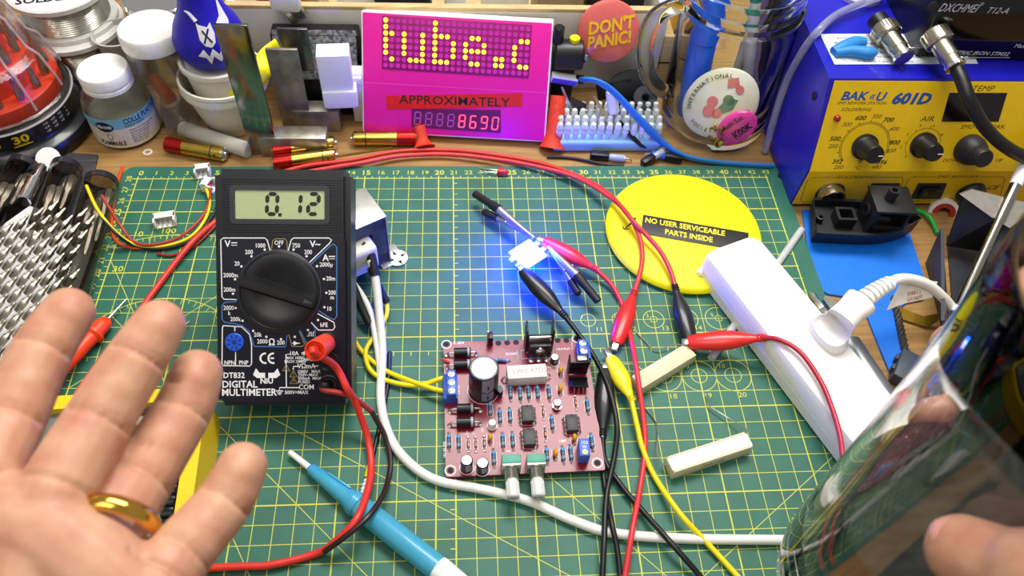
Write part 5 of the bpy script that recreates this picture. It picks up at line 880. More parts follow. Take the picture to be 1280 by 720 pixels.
# white printed blocks
a = aty(428, 142, 33.0); t = T('printed_block', 'white plastic block standing on the steel squares left of the ticker', 'block', (a.x, 33.6, -.3), (0, 0, 4))
zt = aty(425, 70, 33.0).z; P('upper_block', box(2.15, 1.4, 2.9, .06, (-.1, 0, zt - 1.1)), WHT, t); P('lower_block', box(2.3, 1.6, 1.3, .06, (0, -.1, zt - 3.1)), WHT, t); P('foot_block', box(2.0, 1.3, .35, .04, (0, 0, zt - 3.85)), WHT, t)
a = aty(447, 105, 34.2); OBJ('plastic_bar', 'narrow white plastic bar beside the white block', 'bar', join(box0(.9, 1.0, 4.2, .05), box(.9, .5, .5, .05, (0, -.5, 3.8))), WHT, (a.x - .1, 34.6, -.3))
# ================================================================ engineer squares
stl = M('square_steel', '#b3aea2', .42, .85, var=.35, vs=1.2, hex2='#86806f', detail=8); stl2 = M('blade_steel', '#8e8e94', .16, 1.0, var=.1)
def square(label, x0, y, wblade, z1, stock, zb=-.3, m2=stl2, tilt=0):
    t = T('engineer_square', label, 'square', (x0, y, zb), (0, 0, tilt)); sx, sy, sz = stock
    P('blade', box(wblade, .22, z1 - zb, .02, (wblade / 2, 0, (z1 - zb) / 2)), m2, t); P('stock', box(sx, sy, sz, .05, (wblade + sx / 2 - 1.2, .35, sz / 2)), stl, t); return t
square('tallest steel engineer square standing in front of the white cups', 7.0, 30.7, 1.95, 10.1, (4.6, 1.3, 1.7))
square('shorter steel square with a stained blade behind the tallest one', 8.95, 33.2, 2.05, 6.6, (3.2, 1.2, 1.9), m2=stl)
square('rearmost steel square in front of the speckled foam case', 9.5, 35.0, 2.0, 6.9, (2.4, 1.0, 1.6), m2=M('blade_steel2', '#84828a', .22, 1.0, var=.15))
# ================================================================ batteries
bg = M('battery_gold', '#c9a84c', .22, 1.0, var=.1); br = M('battery_red', '#a81c14', .25, .7, var=.1); bd = M('battery_print', '#1c140c', .4)
def battery(label, a, b_, red0=True):
    t = T('battery', label, 'battery', a, group='small gold and red batteries'); F = rotbetween((0, 0, 0), b_ - a); L_ = (b_ - a).length; r = .52
    P('wrapper', xf(lathe([(r * .8, 0), (r, .06), (r, L_ - .25), (r * .96, L_ - .1)], 24), m=F), bg, t); P('red_end', xf(lathe([(r * .82, -.01), (r + .006, .05), (r + .006, L_ * .22), (r + .002, L_ * .3)], 24, False), m=F), br, t); P('printed_band', xf(join(lathe([(r + .006, L_ * .78), (r + .006, L_ * .795)], 24, False), *[xf(box(.04 if k else .22, .02, .22 if k else .04, 0, (0, -r - .005, L_ * .87)), rot=(0, 0, q)) for k in (0, 1) for q in (-25, 60)]), m=F), bd, t)
    P('positive_tip', xf(lathe([(r * .96, L_ - .1), (.4, L_), (.2, L_), (.19, L_ + .12), (.02, L_ + .13)], 20), m=F), CHROME, t); P('negative_end', xf(cyl(.4, .02, 20), m=F @ mat4((0, 0, -.02))), STEEL, t); return t
bz_ = .23
battery('single small battery in front of the white cups, red end left', at(208, 180, bz_), at(282, 193, bz_))
battery('front one of the two paired batteries by the steel square', at(342, 204, bz_), at(420, 194, bz_)); battery('rear one of the two paired batteries by the steel square', at(340, 195, bz_) + Vector((0, .45, .0)), at(418, 184, bz_) + Vector((0, .45, 0)))
battery('battery lying under the left corner of the pink ticker', at(520, 173, bz_), at(441, 173, bz_))
OBJ('toothpick', 'thin golden pin lying on the desk below the ticker\'s left corner', 'pin', tube([Vector((0, 0, 0)), at(490, 184, -.2) - at(422, 195, -.2)], [.05, .07], 6, 3), GOLD, at(422, 195, -.2))
OBJ('washer', 'tiny white plastic washer on the wooden desk below the glue jar', 'washer', lathe([(.18, 0), (.32, 0), (.32, .08), (.18, .08), (.18, 0)], 20, False), M('washer_w', '#d9d2c2', .5), at(185, 191, -.3))
a, b_ = at(228, 162, .2), at(311, 189, .2); OBJ('glue_stick', 'translucent white hot glue stick lying behind the single battery', 'glue stick', lathe([(.52, 0), (.56, .06), (.56, (b_ - a).length), (.5, (b_ - a).length + .05)], 20), M('glue_clear', '#d8d5c8', .35, trans=.35, var=.03), mx=rotbetween(a + Vector((0, .0, .08)), b_ + Vector((0, 0, .08))))
# ================================================================ cups and blue bulb figure
cupw = M('cup_white', '#e6e2d6', .45, var=.03)
c2 = (5.35, 34.3); t = T('plastic_cup', 'large white plastic cup holding the smaller cup with the blue figure', 'cup', (*c2, -.3))
P('cup_wall', lathe([(.01, 0), (1.9, 0), (2.0, .1), (2.75, 3.3), (2.95, 3.3), (3.0, 3.45), (2.9, 3.9), (2.98, 4.0), (2.95, 4.2), (2.8, 4.2), (2.65, 3.2), (1.85, .3), (.01, .25)], 44, False), cupw, t)
t = T('small_cup', 'small white pot standing in the large cup under the blue figure', 'cup', (c2[0] - .15, c2[1] + .3, 0)); P('pot_wall', lathe([(.01, .1), (1.6, .1), (1.75, .3), (2.3, 4.6), (2.5, 4.7), (2.5, 5.0), (2.3, 5.05), (2.1, 4.7), (.01, 4.6)], 40, False), cupw, t)
fb = M('figure_blue', '#1c10b4', .45, var=.1, vs=6, stretch=(.2, .2, 3), bump=.5, bs=12)
fig = T('bulb_figure', 'blue bulb-shaped figure with an angry white face in the small pot', 'figurine', (c2[0] - .2, c2[1] + .3, 4.72)); FP = [(.01, -.0), (1.2, .0), (1.9, .5), (2.28, 1.3), (2.3, 2.0), (2.0, 2.9), (1.6, 3.6), (1.3, 4.4), (1.15, 5.4), (1.2, 7.0), (.9, 7.8), (.01, 8.0)]
P('bulb', lathe(FP, 44, False), fb, fig)
def onbulb(u, z, e=.03, raw_=False):
    z = (z - 1.95) * 1.25 + 3.1
    # u: angle deg from the viewer-facing side
    for (r0, z0), (r1, z1) in zip(FP, FP[1:]):
        if z0 <= z <= z1 and z1 > z0: r = r0 + (r1 - r0) * (z - z0) / (z1 - z0); break
    a = math.radians(-68 + u * 1.3 - 7); return Vector(((r + e) * math.cos(a), (r + e) * math.sin(a), z))
def bulbpoly(pts):
    c = (sum(p[0] for p in pts) / len(pts), sum(p[1] for p in pts) / len(pts)); v = [tuple(onbulb(*c, .05))]; n = len(pts); f = []
    for k in (.5, 1): v += [tuple(onbulb(c[0] + (p[0] - c[0]) * k, c[1] + (p[1] - c[1]) * k, .045)) for p in pts]
    for i in range(n): j = (i + 1) % n; f += [(0, 1 + i, 1 + j), (1 + i, 1 + n + i, 1 + n + j, 1 + j)]
    return (v, f)
ew_ = M('figure_white', '#e8e6e8', .5)
P('eye', bulbpoly([(-13, 2.55), (-9, 2.45), (4, 2.3), (11, 2.5), (12, 2.0), (9, 1.6), (3, 1.4), (-5, 1.5), (-10, 1.8)]), ew_, fig); P('eye', bulbpoly([(20, 2.35), (32, 2.6), (40, 3.1), (46, 3.5), (48, 2.9), (45, 2.2), (36, 1.9), (26, 2.0)]), ew_, fig)
P('eyebrow', tube([onbulb(-34, 3.0), onbulb(-24, 2.95), (onbulb(-12, 2.6))], [.05, .1, .13], 6, 4), ew_, fig)
P('pupil_cross', join(tube([onbulb(-5, 2.2, .07), onbulb(5, 1.65, .07)], .06, 6, 3), tube([onbulb(5, 2.25, .07), onbulb(-5, 1.65, .07)], .06, 6, 3)), M('ink_navy', '#0a1450'), fig)
zz = [(-16, 1.0), (-8, 1.35), (-3, .95), (3, 1.35), (9, 1.0), (17, 1.4), (24, 1.05), (30, 1.4), (30, 1.0), (24, .62), (17, .95), (9, .55), (2, .95), (-3, .5), (-7, .9)]
P('zigzag_mouth', join(*[bulbpoly(q_) for q_ in ([zz[0], zz[1], zz[14]], [zz[1], zz[2], zz[13], zz[14]], [zz[2], zz[3], zz[12], zz[13]], [zz[3], zz[4], zz[11], zz[12]], [zz[4], zz[5], zz[10], zz[11]], [zz[5], zz[6], zz[9], zz[10]], [zz[6], zz[7], zz[8], zz[9]])]), ew_, fig)
o = Vector((c2[0] + 2, c2[1], 0)); t = OBJ('yellow_band', 'bright yellow plastic band curving up from the white cup behind the tallest square', 'plastic band', tube([p - o for p in (aty(272, 142, 33.0), aty(300, 118, 32.7), aty(326, 92, 33.2), aty(334, 70, 34.5), aty(347, 58, 35.4))], .62, 12, 6, flat=((0, 1, 0), .35)), M('band_yellow', '#ece000', .5, var=.06), o)
# ================================================================ glue jar, specimen tube, solder spools
gj = T('glue_jar', 'small glass glue jar with white screw lid and blue-banded label', 'jar', (-1.85, 33.2, -.3), (0, 0, 0))
P('glass_body', lathe([(.01, .1), (1.9, .0), (2.15, .2), (2.2, .5), (2.2, 2.9), (2.05, 3.4), (1.65, 3.9), (1.5, 4.1), (1.5, 4.9), (1.4, 4.9), (1.4, 4.0), (2.05, 2.85), (2.05, .4), (.01, .3)], 40, False), GLS, gj); P('glue', lathe([(.01, .32), (1.95, .35), (2.03, .6), (2.03, 2.1), (.01, 2.1)], 36, False), M('glue_amber', '#d2cdb6', .3, trans=.5), gj)
P('screw_lid', lathe([(1.52, 4.05), (1.62, 4.1), (1.62, 4.35), (1.55, 4.4), (1.55, 4.5), (1.63, 4.55), (1.63, 5.15), (1.55, 5.3), (1.4, 5.33), (.01, 5.32)], 40), M('lid_white', '#f0efe8', .35), gj)
def wrap(g, r, a0=-90): # bend flat x into an arc of radius r
    return ([((r + z) * math.cos(math.radians(a0) + x / r), (r + z) * math.sin(math.radians(a0) + x / r), y) for x, y, z in g[0]], g[1])
def sheet(w_, h, n=24): return ([(-w_ / 2 + w_ * i / n, j * h, 0) for i in range(n + 1) for j in (0, 1)], [(2 * i, 2 * i + 2, 2 * i + 3, 2 * i + 1) for i in range(n)])
lb = P('paper_label', wrap(sheet(8.2, 1.82), 2.225, -72), M('label_cream', '#d9d4c0', .6), gj, (0, 0, .3)); lb.scale = (1, 1, 1.35); P('blue_band', wrap(sheet(8.2, .62), 2.23, -72), M('label_blue', '#7ab4d0', .55), lb, (0, 0, 1.2))
P('label_text', join(wrap(text('COLLE PLASTIQUE', .44, .0, .015, .9, 'LEFT', at_=(.2, 1.58, .01)), 2.232, -72), wrap(text('Extreme Caution', .22, .0, 0, .9, 'LEFT', at_=(.2, 1.33, .01)), 2.232, -72), wrap(text('FLAMMABLE', .4, .0, .015, .8, 'CENTER', at_=(-1.0, .3, .01)), 2.232, -72), *[wrap(text(s, .16, .0, 0, .9, 'LEFT', at_=(.35, 1.02 - .15 * i, .01)), 2.232, -72) for i, s in enumerate(('HIGHLY VOLATILE, keep away', 'from heat and open flame.', 'Use in a well ventilated', 'place and close the lid', 'tightly after each use.', 'Keep out of reach.'))]), M('black_print', '#15151a'), lb, sharp=0)
P('oval_logo', wrap(xf(join((lambda c: ([(0, 0, 0)] + [(x, y, 0) for x, y in c], [(0, 1 + i, 1 + (i + 1) % len(c)) for i in range(len(c))]))(circ(.62, 24))), (-1.15, 1.35, .008), (0, 0, 0), (1, .5, 1)), 2.232, -72), M('black_print', '#15151a'), lb); P('logo_text', wrap(text('Humbrol', .3, .0, .01, .9, at_=(-1.15, 1.35, .014)), 2.232, -72), PRW, lb, sharp=0)
P('hazard_ring', wrap(strip(circ(.17, 20, (-1.0, .75)), .04, .01, True), 2.232, -72), M('black_print', '#15151a'), lb)
st_ = T('specimen_tube', 'clear plastic tube with a wide white lid behind the glue jar', 'container', (1.3, 35.0, -.3)); CLR = glassm('clear_plastic', '#f2f2ee', .1)
P('tube_wall', lathe([(.01, .1), (1.8, .05), (1.95, .3), (1.95, 6.2), (1.8, 6.2), (1.8, .4), (.01, .35)], 36, False), CLR, st_); P('lid', lathe([(1.9, 6.05), (2.0, 6.1), (2.03, 6.2), (2.0, 7.1), (1.9, 7.22), (.01, 7.25)], 40), M('lid_white', '#f0efe8'), st_)
a, b_ = at(214, 126, 1.0), at(193, 97, 3.0); t = T('nozzle_tip', 'red pointed nozzle cap standing in the clear tube', 'nozzle', a); F = rotbetween((0, 0, 0), b_ - a); P('cone', xf(lathe([(.55, 0), (.5, .2), (.42, 1.8), (.32, 2.2), (.1, 2.3)], 18), m=F), M('nozzle_red', '#d8301e', .4), t); P('collar', xf(lathe([(.6, -.15), (.66, -.05), (.6, .1)], 18), m=F), WHT, t)
OBJ('clear_bottle', 'small clear conical bottle lying against the tube by the white cup', 'bottle', lathe([(.3, 0), (.5, .4), (1.0, 2.4), (1.15, 3.2), (1.1, 3.5), (.01, 3.4)], 24, False), CLR, mx=rotbetween(at(205, 118, 1.6), at(228, 158, .75)))
sr_ = M('spool_rim', '#cfcdc6', .4, var=.05); sw_ = M('solder_wire', '#b9b5aa', .25, 1.0, var=.15)
def spool(label, c, r, h, lbl=None):
    t = T('solder_spool', label, 'spool', c); P('lower_flange', lathe([(r, 0), (r, .3), (.8, .3), (.8, 0), (r, 0)], 44, False), sr_, t); P('upper_flange', xf(lathe([(r, 0), (r, .3), (.8, .3), (.8, 0), (r, 0)], 44, False), (0, 0, h)), sr_, t)
    pf = []; n = int((h - .3) / .16)
    for i in range(n): pf += [(r * .84, .3 + i * .16), (r * .84 + .075, .3 + i * .16 + .08)]
    P('wound_solder', lathe(pf, 44, False), sw_, t)
    if lbl:
        P('paper_disc', xf(lathe([(.9, 0), (r * .93, 0), (r * .93, .02), (.9, .02)], 40, False), (0, 0, h + .3)), M('spool_paper', '#ece6e8', .6), t); P('pink_ring', xf(lathe([(r * .8, 0), (r * .84, 0), (r * .84, .03)], 40, False), (0, 0, h + .3)), M('spool_pink', '#c84c98', .5), t); P('lettering', xf(text('SOLDER', 1.1, .004, .03, .9), (-.3, -r * .5, h + .335), (0, 0, 12)), M('black_print', '#15151a'), t, sharp=0)
    return t
spool('lower solder spool, dark wound wire, under the labelled spool', (-6.3, 40.2, -.3), 3.6, 3.6); spool('upper solder spool with a white paper label reading SOLDER', (-6.4, 40.6, 3.62), 3.3, 2.3, True)
t = T('metal_tin', 'shiny round metal tin behind the white-lidded tube', 'tin', (.6, 40.5, -.3)); P('tin_body', lathe([(2.5, 0), (2.6, .1), (2.6, 5.6), (2.7, 5.7), (2.7, 6.2), (2.55, 6.3), (2.4, 6.0), (0.01, 6.0)], 40), CHROME, t); P('tin_lid_ring', lathe([(2.65, 5.0), (2.72, 5.1), (2.65, 5.2)], 40, False), CHROME, t)
t = T('plastic_funnel', 'pale frosted plastic cup behind the glue jar', 'cup', (-2.6, 38.5, -.3)); P('funnel_wall', lathe([(.9, 0), (1.6, 4.2), (1.7, 4.3), (1.55, 4.3), (.8, .1)], 30, False), M('frosted', '#cfcdc8', .5, trans=.3), t)
t = T('red_bag', 'dark red crumpled packet behind the blue figure', 'packet', (8.2, 40.0, .11)); P('packet', ball(1.6, 16, 8, (1, .7, 1.9)), M('packet_red', '#7c141c', .35, var=.2, vs=1.5, bump=.5, bs=2), t, (0, 0, 3.2)); 
t = T('screwdriver', 'wooden-handled screwdriver upright in the cream tray beside the red packet', 'screwdriver', (10.4, 39.6, .11)); P('handle', lathe([(.3, 0), (.35, 4), (.6, 4.2), (.7, 6.0), (.65, 8.0), (.3, 8.6)], 16), M('handle_wood', '#b8843c', .4), t); P('ferrule', lathe([(.38, 3.6), (.42, 4.1)], 14, False), STEEL, t)
# ================================================================ drill bit tower
org = M('tier_orange', '#e23c12', .4, var=.06); tw = T('bit_tower', 'tiered orange drill bit holder under a clear cover with black base', 'bit holder', (-9.6, 33.6, -.3))
P('base', lathe([(.01, 0), (4.9, 0), (5.3, .2), (5.4, .7), (5.2, 1.1), (4.7, 1.3), (4.55, 1.5), (4.5, 2.9), (4.3, 3.0), (.01, 3.0)], 56), M('tower_black', '#121214', .3, coat=.2), tw)
bb = lambda g: wrap(g, 4.56, -62)
P('base_label', join(bb(xf(sheet(3.6, 1.1), (-.6, 1.6, 0))), bb(xf(sheet(3.0, 1.1), (3.0, 1.6, 0)))), M('tower_label', '#1c1a1c', .35), tw); P('label_numbers', join(bb(text('30', .8, 0, .03, 1.3, at_=(.3, 2.2, .01))), bb(text('100', .6, 0, .02, 1, at_=(-1.4, 2.1, .01))), bb(xf(sheet(1.2, .08), (.3, 1.7, .01))), bb(text('DIAMETER', .16, 0, 0, 1, at_=(.3, 1.82, .01)))), M('label_yellow', '#d9b81e', .5, var=0), tw, sharp=0)
P('label_grid', join(*[bb(text(s, .22, 0, .01, 1, at_=(2.1 + .62 * (i % 4), 2.5 - .3 * (i // 4), .01))) for i, s in enumerate(('•1.5', '•2.4', '•3.2', '•1', '•1.9', '•2.8', '•2.5', '•3', '•10', '•10', '•15', '•25'))]), PRW, tw, sharp=0)
P('tier', lathe([(.01, 3.0), (4.1, 3.0), (4.15, 3.1), (4.15, 4.1), (4.0, 4.2), (.01, 4.2)], 48), org, tw); P('tier', lathe([(.01, 4.2), (2.9, 4.2), (2.95, 5.9), (2.85, 6.0), (.01, 6.0)], 44), org, tw); P('tier', lathe([(.01, 6.0), (1.9, 6.0), (1.95, 8.4), (1.85, 8.5), (.01, 8.5)], 40), org, tw)
bf_ = [None]
for rr, z, n, h in ((3.55, 4.2, 16, 1.9), (2.45, 6.0, 12, 1.9), (1.45, 8.5, 8, 1.7)):
    for i in range(n):
        a = 2 * math.pi * (i + .3) / n; lc_ = (rr * math.cos(a), rr * math.sin(a), z - .3)
        if bf_[0]: o_ = dup(bf_[0], tw, lc_, (0, 0, math.degrees(a))); continue
        bf_[0] = P('drill_bit', join(lathe([(.28, 0), (.28, .9), (.16, 1.1), (.16, 1.7), (.04, 2.2)], 8)), M('bit_brass', '#b8a47c', .25, 1.0, var=.15), tw, lc_, (0, 0, math.degrees(a)))
CV = glassm('cover_clear', '#f4eeee', .05); cv = P('clear_cover', lathe([(4.62, 2.7), (4.62, 3.3), (4.45, 3.4), (4.4, 4.2), (3.9, 6.0), (3.4, 6.3), (3.3, 6.8), (2.9, 8.6), (2.5, 8.9), (2.4, 9.4), (2.0, 11.6), (1.6, 12), (.01, 12)], 40, False), CV, tw, label='clear plastic cover')
P('cover_ring', lathe([(4.6, 2.75), (4.7, 2.85), (4.6, 2.95)], 48, False), M('ring_clear', '#d8d4d4', .15, trans=.5), cv)
for i in range(10):
    a = 2 * math.pi * i / 10; rib = [(4.45, 3.6), (3.95, 6.0), (3.4, 6.6), (2.95, 8.6), (2.45, 9.2), (2.05, 11.5)]; P('cover_rib', tube([(r * math.cos(a), r * math.sin(a), z) for r, z in rib], .09, 6, 2), M('rib_clear', '#e8e0e2', .1, trans=.7), cv)
# ================================================================ screwdriver bit set on dark case sheet
ds = M('case_sheet', '#3b3a3d', .55, var=.08); csp = [(at(*q, -.1).x, at(*q, -.1).y) for q in ((-60, 205), (70, 190), (122, 193), (112, 235), (85, 320), (20, 520), (-120, 520))]
bx_ = T('tool_case', 'dark grey open tool case insert with ruled lines under the smoky tubes', 'tool case', (-5, 24, -.3)); P('case_sheet', prism([(x + 5, y - 24) for x, y in csp], 0, .2), ds, bx_)
P('ruled_lines', join(*[strip([(-12, y), (2.3, y + .5)], .03, .205) for y in [-9 + i * .9 for i in range(17)]], *[strip([(x, -10), (x + .9, 5.5)], .03, .205) for x in [-9 + i * 1.0 for i in range(11)]]), M('rule_grey', '#6b6870', .6), bx_, sharp=0)
smk = M('smoky_plastic', '#bdb9b4', .04, trans=1.0, ior=1.2, var=0); hexs = M('hex_steel', '#bdb6a8', .4, .7, var=.2)
def smtube(label, a, b_, r, nb):
    t = T('bit_tube', label, 'tube', a); F = rotbetween((0, 0, 0), b_ - a); L_ = (b_ - a).length
    P('smoky_wall', xf(lathe([(.01, 0), (r * .9, 0), (r, .15), (r, L_), (r * .92, L_), (r * .92, .3), (.01, .3)], 28, False), m=F), smk, t); P('end_cap', xf(lathe([(r * .96, .02), (r * 1.01, .05), (r * 1.01, .5), (r * .96, .55)], 28, False), m=F), M('cap_smoke', '#26262a', .25), t)
    for k in range(nb):
        an = 2.4 * k; q_ = (.48 * r * math.cos(an), .48 * r * math.sin(an), .7 + (k % 3) * 1.6); P('hex_bit', xf(lathe([(.1, 0), (.28, .2), (.28, 1.4), (.17, 1.6), (.17, L_ * .42), (.08, L_ * .46)], 6), m=F @ mat4(q_)), hexs, t)
    return t
smtube('smoky clear tube of bits lying along the mat\'s upper left edge', at(128, 225, .75), at(88, 372, .75), 1.0, 6); smtube('smoky clear tube of bits right under the drill bit tower', at(84, 208, .75), at(50, 300, .85), .95, 5); smtube('leftmost smoky clear tube of bits under the drill bit tower', at(32, 205, .75), at(-20, 290, .85), .95, 5)
a, b_ = at(53, 208, 1.0), at(25, 262, 1.2); t = T('socket_bit', 'bright steel socket adapter lying between the smoky tubes', 'adapter', a); F = rotbetween((0, 0, 0), b_ - a); P('socket', xf(lathe([(.3, 0), (.32, .1), (.32, 1.2), (.5, 1.4), (.5, 3.2), (.4, 3.3)], 18), m=F), CHROME, t); P('white_disc', xf(lathe([(.8, 0), (.8, .12), (.01, .14)], 22), (.1, .8, -.15), (35, 0, 0)), WHT, t)
# tray of bits
tpl = [at(*q, 1.0) for q in ((36, 255), (110, 290), (70, 400), (0, 480), (-90, 480), (-70, 330))]; o = Vector((-5, 20, 0)); trw = T('bit_tray', 'pale grey bit tray filled with rows of small driver bits', 'tray', (-5, 20, -.1)); P('tray_plate', prism([(p.x + 5, p.y - 20) for p in tpl][::-1], 0, .95), M('tray_grey', '#d6d6d4', .5, var=.05), trw)
bitg = join(lathe([(.18, 0), (.21, .05), (.21, .75), (.13, .85), (.12, 1.1), (.05, 1.3)], 6)); ub = (at(100, 300, 1) - at(40, 330, 1)); ub.z = 0; ub.normalize(); vb_ = (at(20, 410, 1) - at(45, 285, 1)); vb_.z = 0; vb_.normalize(); st0 = at(62, 268, 1.25); k0 = None; cnt = 0
for r in range(12):
    for c in range(9):
        p = st0 + vb_ * (r * .98) + ub * ((c - 6.3 + .12 * r) * .92 + (.45 if r % 2 else 0)); q_ = (p.x, p.y)
        ins = False; pp = [(v.x, v.y) for v in tpl]
        for i in range(6):
            (x1, y1), (x2, y2) = pp[i], pp[i - 1]
            if (y1 > q_[1]) != (y2 > q_[1]) and q_[0] < (x2 - x1) * (q_[1] - y1) / (y2 - y1) + x1: ins = not ins
        if not ins: continue
        mx_ = frame(p, ub * .85 + Vector((0, 0, .5)), Z) @ mat4((0, 0, 0), (0, 90, 0))
        if k0 is None: k0 = P('driver_bit', bitg, M('bit_steel', '#b3ab9c', .24, 1.0, var=.12), None, mx=mx_); tag(k0, 'small steel driver bit lying in the rows of the pale tray', 'driver bit', 'driver bits in the tray')
        else: dup(k0, None, mx=mx_)
# ================================================================ pegged pad, blades, test hooks, badge and parts at the back
pad_t = T('peg_pad', 'pale blue pad with rows of white soft pegs', 'pad', (32.05, 32.5, -.3)); P('pad_base', box0(7.9, 3.3, .95, .25, 4), M('pad_blue', '#8fc0e4', .4, var=.03), pad_t); pf_ = None
pgm = M('peg_white', '#e2e6e6', .45, var=.03)
for r in range(4):
    for c in range(13):
        l_ = (-3.55 + c * .59 + (.1 if r % 2 else 0), -1.1 + r * .75, .9)
        if pf_: dup(pf_, pad_t, l_)
        else: pf_ = P('peg', lathe([(.14, 0), (.23, .5), (.24, .62), (.18, .66), (.23, .75), (.23, 1.05), (.2, 1.1), (.2, 1.25), (.16, 1.32)], 10), pgm, pad_t, l_)
def blade(label, pts, m_=STEEL): c = sum(pts, Vector()) / len(pts); OBJ('knife_blade', label, 'blade', poly3([p - c for p in pts], .06), m_, c)
blade('upright steel blade leaning on the middle of the peg pad', [aty(741, 119, 32.6), aty(745, 121, 32.6), aty(775, 171, 31.6), aty(772, 178, 31.6), aty(758, 155, 31.9)]); blade('dark steel blade behind the first one on the peg pad', [aty(712, 120, 33.2), aty(733, 130, 33.2), aty(730, 150, 32.9), aty(718, 145, 32.9)], M('blade_dark', '#3c3a40', .25, .9)); blade('dark pointed blade lying across the front of the peg pad', [aty(771, 146, 32.2), aty(790, 168, 31.3), aty(808, 186, 30.7), aty(800, 184, 30.7), aty(781, 166, 31.3)], M('blade_dark', '#3c3a40'))
blade('small slotted steel plate on the right of the peg pad', [aty(779, 148, 32.2), aty(799, 152, 32.2), aty(799, 161, 32.0), aty(788, 162, 32.0)]); blade('narrow steel strip leaning beside the ticker\'s right edge', [aty(701, 109, 33.6), aty(704, 109, 33.6), aty(716, 138, 33.2), aty(713, 141, 33.2)])
OBJ('plastic_sleeve', 'white plastic sleeve standing among the pegs', 'sleeve', lathe([(.3, 0), (.42, .1), (.42, 1.6), (.34, 1.65), (.3, 1.5)], 18), WHT, mx=rotbetween(aty(767, 141, 32.6), aty(765, 120, 32.9)))
def hook(label, a, b_, c1): t = T('test_hook', label, 'test hook', a); F = rotbetween((0, 0, 0), b_ - a); L_ = (b_ - a).length; P('grip', xf(box(.62, .5, L_ * .45, .08, (0, 0, L_ * .22)), m=F), BLK, t); P('plunger', xf(lathe([(.2, L_ * .44), (.26, L_ * .5), (.26, L_ * .8), (.15, L_ * .85)], 12), m=F), c1, t); P('hook_wire', xf(tube([(0, 0, L_ * .8), (.05, 0, L_ * .95), (.2, 0, L_)], .06, 6, 3), m=F), CHROME, t)
clb = M('hook_clear', '#b8c4dc', .15, trans=.3); hook('black test hook with pale plunger in front of the peg pad\'s middle', at(738, 194, 0), at(790, 199, .0), clb); hook('black test hook with blue plunger below the peg pad\'s right end', at(852, 199, .05), at(806, 191, .15), M('hook_blue', '#2c58b8', .25)); hook('stubby black test hook lying diagonally over the mat\'s top edge', at(803, 205, .1), at(834, 186, .3), clb)
cable('black_wire', 'thin black wire trailing on the desk below the red foot', [at(684, 196, -.15), at(710, 197, -.15), at(735, 201, -.12), at(758, 206, -.1), at(780, 207, -.1)], .1, BLKW)
p0 = DX @ Vector((DW / 2 + .3, xfce(686, 98)[1], -1.0)); fb2 = M('cable_blue', '#2a7cc8', .4, var=.04); us = T('usb_cable', 'flat bright blue USB cable running from the ticker to the station', 'usb cable', p0)
P('plug_shell', box(1.9, .55, .6, .05, (.9, 0, 0)), WHT, us, rot=(0, 10, 0)); P('plug_side', box(1.8, .05, .4, .02, (.9, -.3, -.05)), M('usb_blue', '#4a3cc0', .4), us, rot=(0, 10, 0)); P('strain', box(.6, .5, .5, .08, (2.0, 0, -.2)), BLK, us)
cpts = [p0 + Vector((2.2, 0, -.2)), aty(745, 101, 33.3), aty(768, 116, 32.6), aty(800, 150, 31.4), at(826, 176, .8), at(850, 193, .2), at(885, 202, .0), at(930, 206, .0), at(966, 208, .0)]
P('flat_cable', tube([p - p0 for p in cpts], .42, 12, 8, flat=((0, .8, .6), .45)), fb2, us)
bc = aty(761, 40, 36.9); t = T('pin_badge', 'round salmon-red badge reading DON\'T PANIC! leaning on the cream tray', 'badge', mx=frame(bc, (1, 0, .12), (-.05, -.93, .36)))
bR = 2.2; P('badge_disc', lathe([(bR * .93, -.3), (bR, -.15), (bR * .97, .0), (bR * .85, .12), (bR * .4, .2), (.01, .22)], 56), M('badge_red', '#d4645a', .3, coat=.3, var=.04), t)
def dome(g): return ([(x, y, z + .24 - .13 * ((x * x + y * y) / (bR * bR * .72))) for x, y, z in g[0]], g[1])
P('lettering', join(dome(text("DON'T", 1.2, .01, .035, .86, shear=.2, rotz=4, at_=(.1, .46, .04))), dome(text('PANIC!', 1.2, .01, .035, .82, shear=.2, rotz=4, at_=(-.05, -.54, .04)))), M('letter_gold', '#f0b81c', .4, var=0), t, sharp=0)
p = at(806, 110, -.3); t = T('velvet_pouch', 'black fabric pouch slumped below the round badge', 'pouch', (34.3, 36.0, -.3)); P('pouch', xf(ball(1.0, 18, 10), (0, 0, 1.4), (0, 22, 20), (2.3, 1.2, 1.7)), M('velvet', '#0f0f11', .9, var=.3, vs=5, bump=.6, bs=12), t); P('pouch_flap', box(2.6, .5, 1.6, .2, (-.9, -.6, 2.4), 3), M('velvet', '#0f0f11'), t, rot=(0, -14, 0))
OBJ('rubber_washer', 'dark rubber lug with a round hole behind the peg pad\'s right end', 'washer', lathe([(.3, 0), (.85, 0), (.9, .15), (.85, .3), (.3, .3), (.3, 0)], 22, False), M('rubber_grey2', '#2c2c30', .5), mx=frame(aty(806, 123, 34.2), (1, 0, 0), (0, -.6, .8)))
kn_ = T('joystick_board', 'small black control module with a post and yellow button beside the ticker', 'control module', (28.7, 36.2, -.3)); zb_ = aty(668, 60, 35.0).z
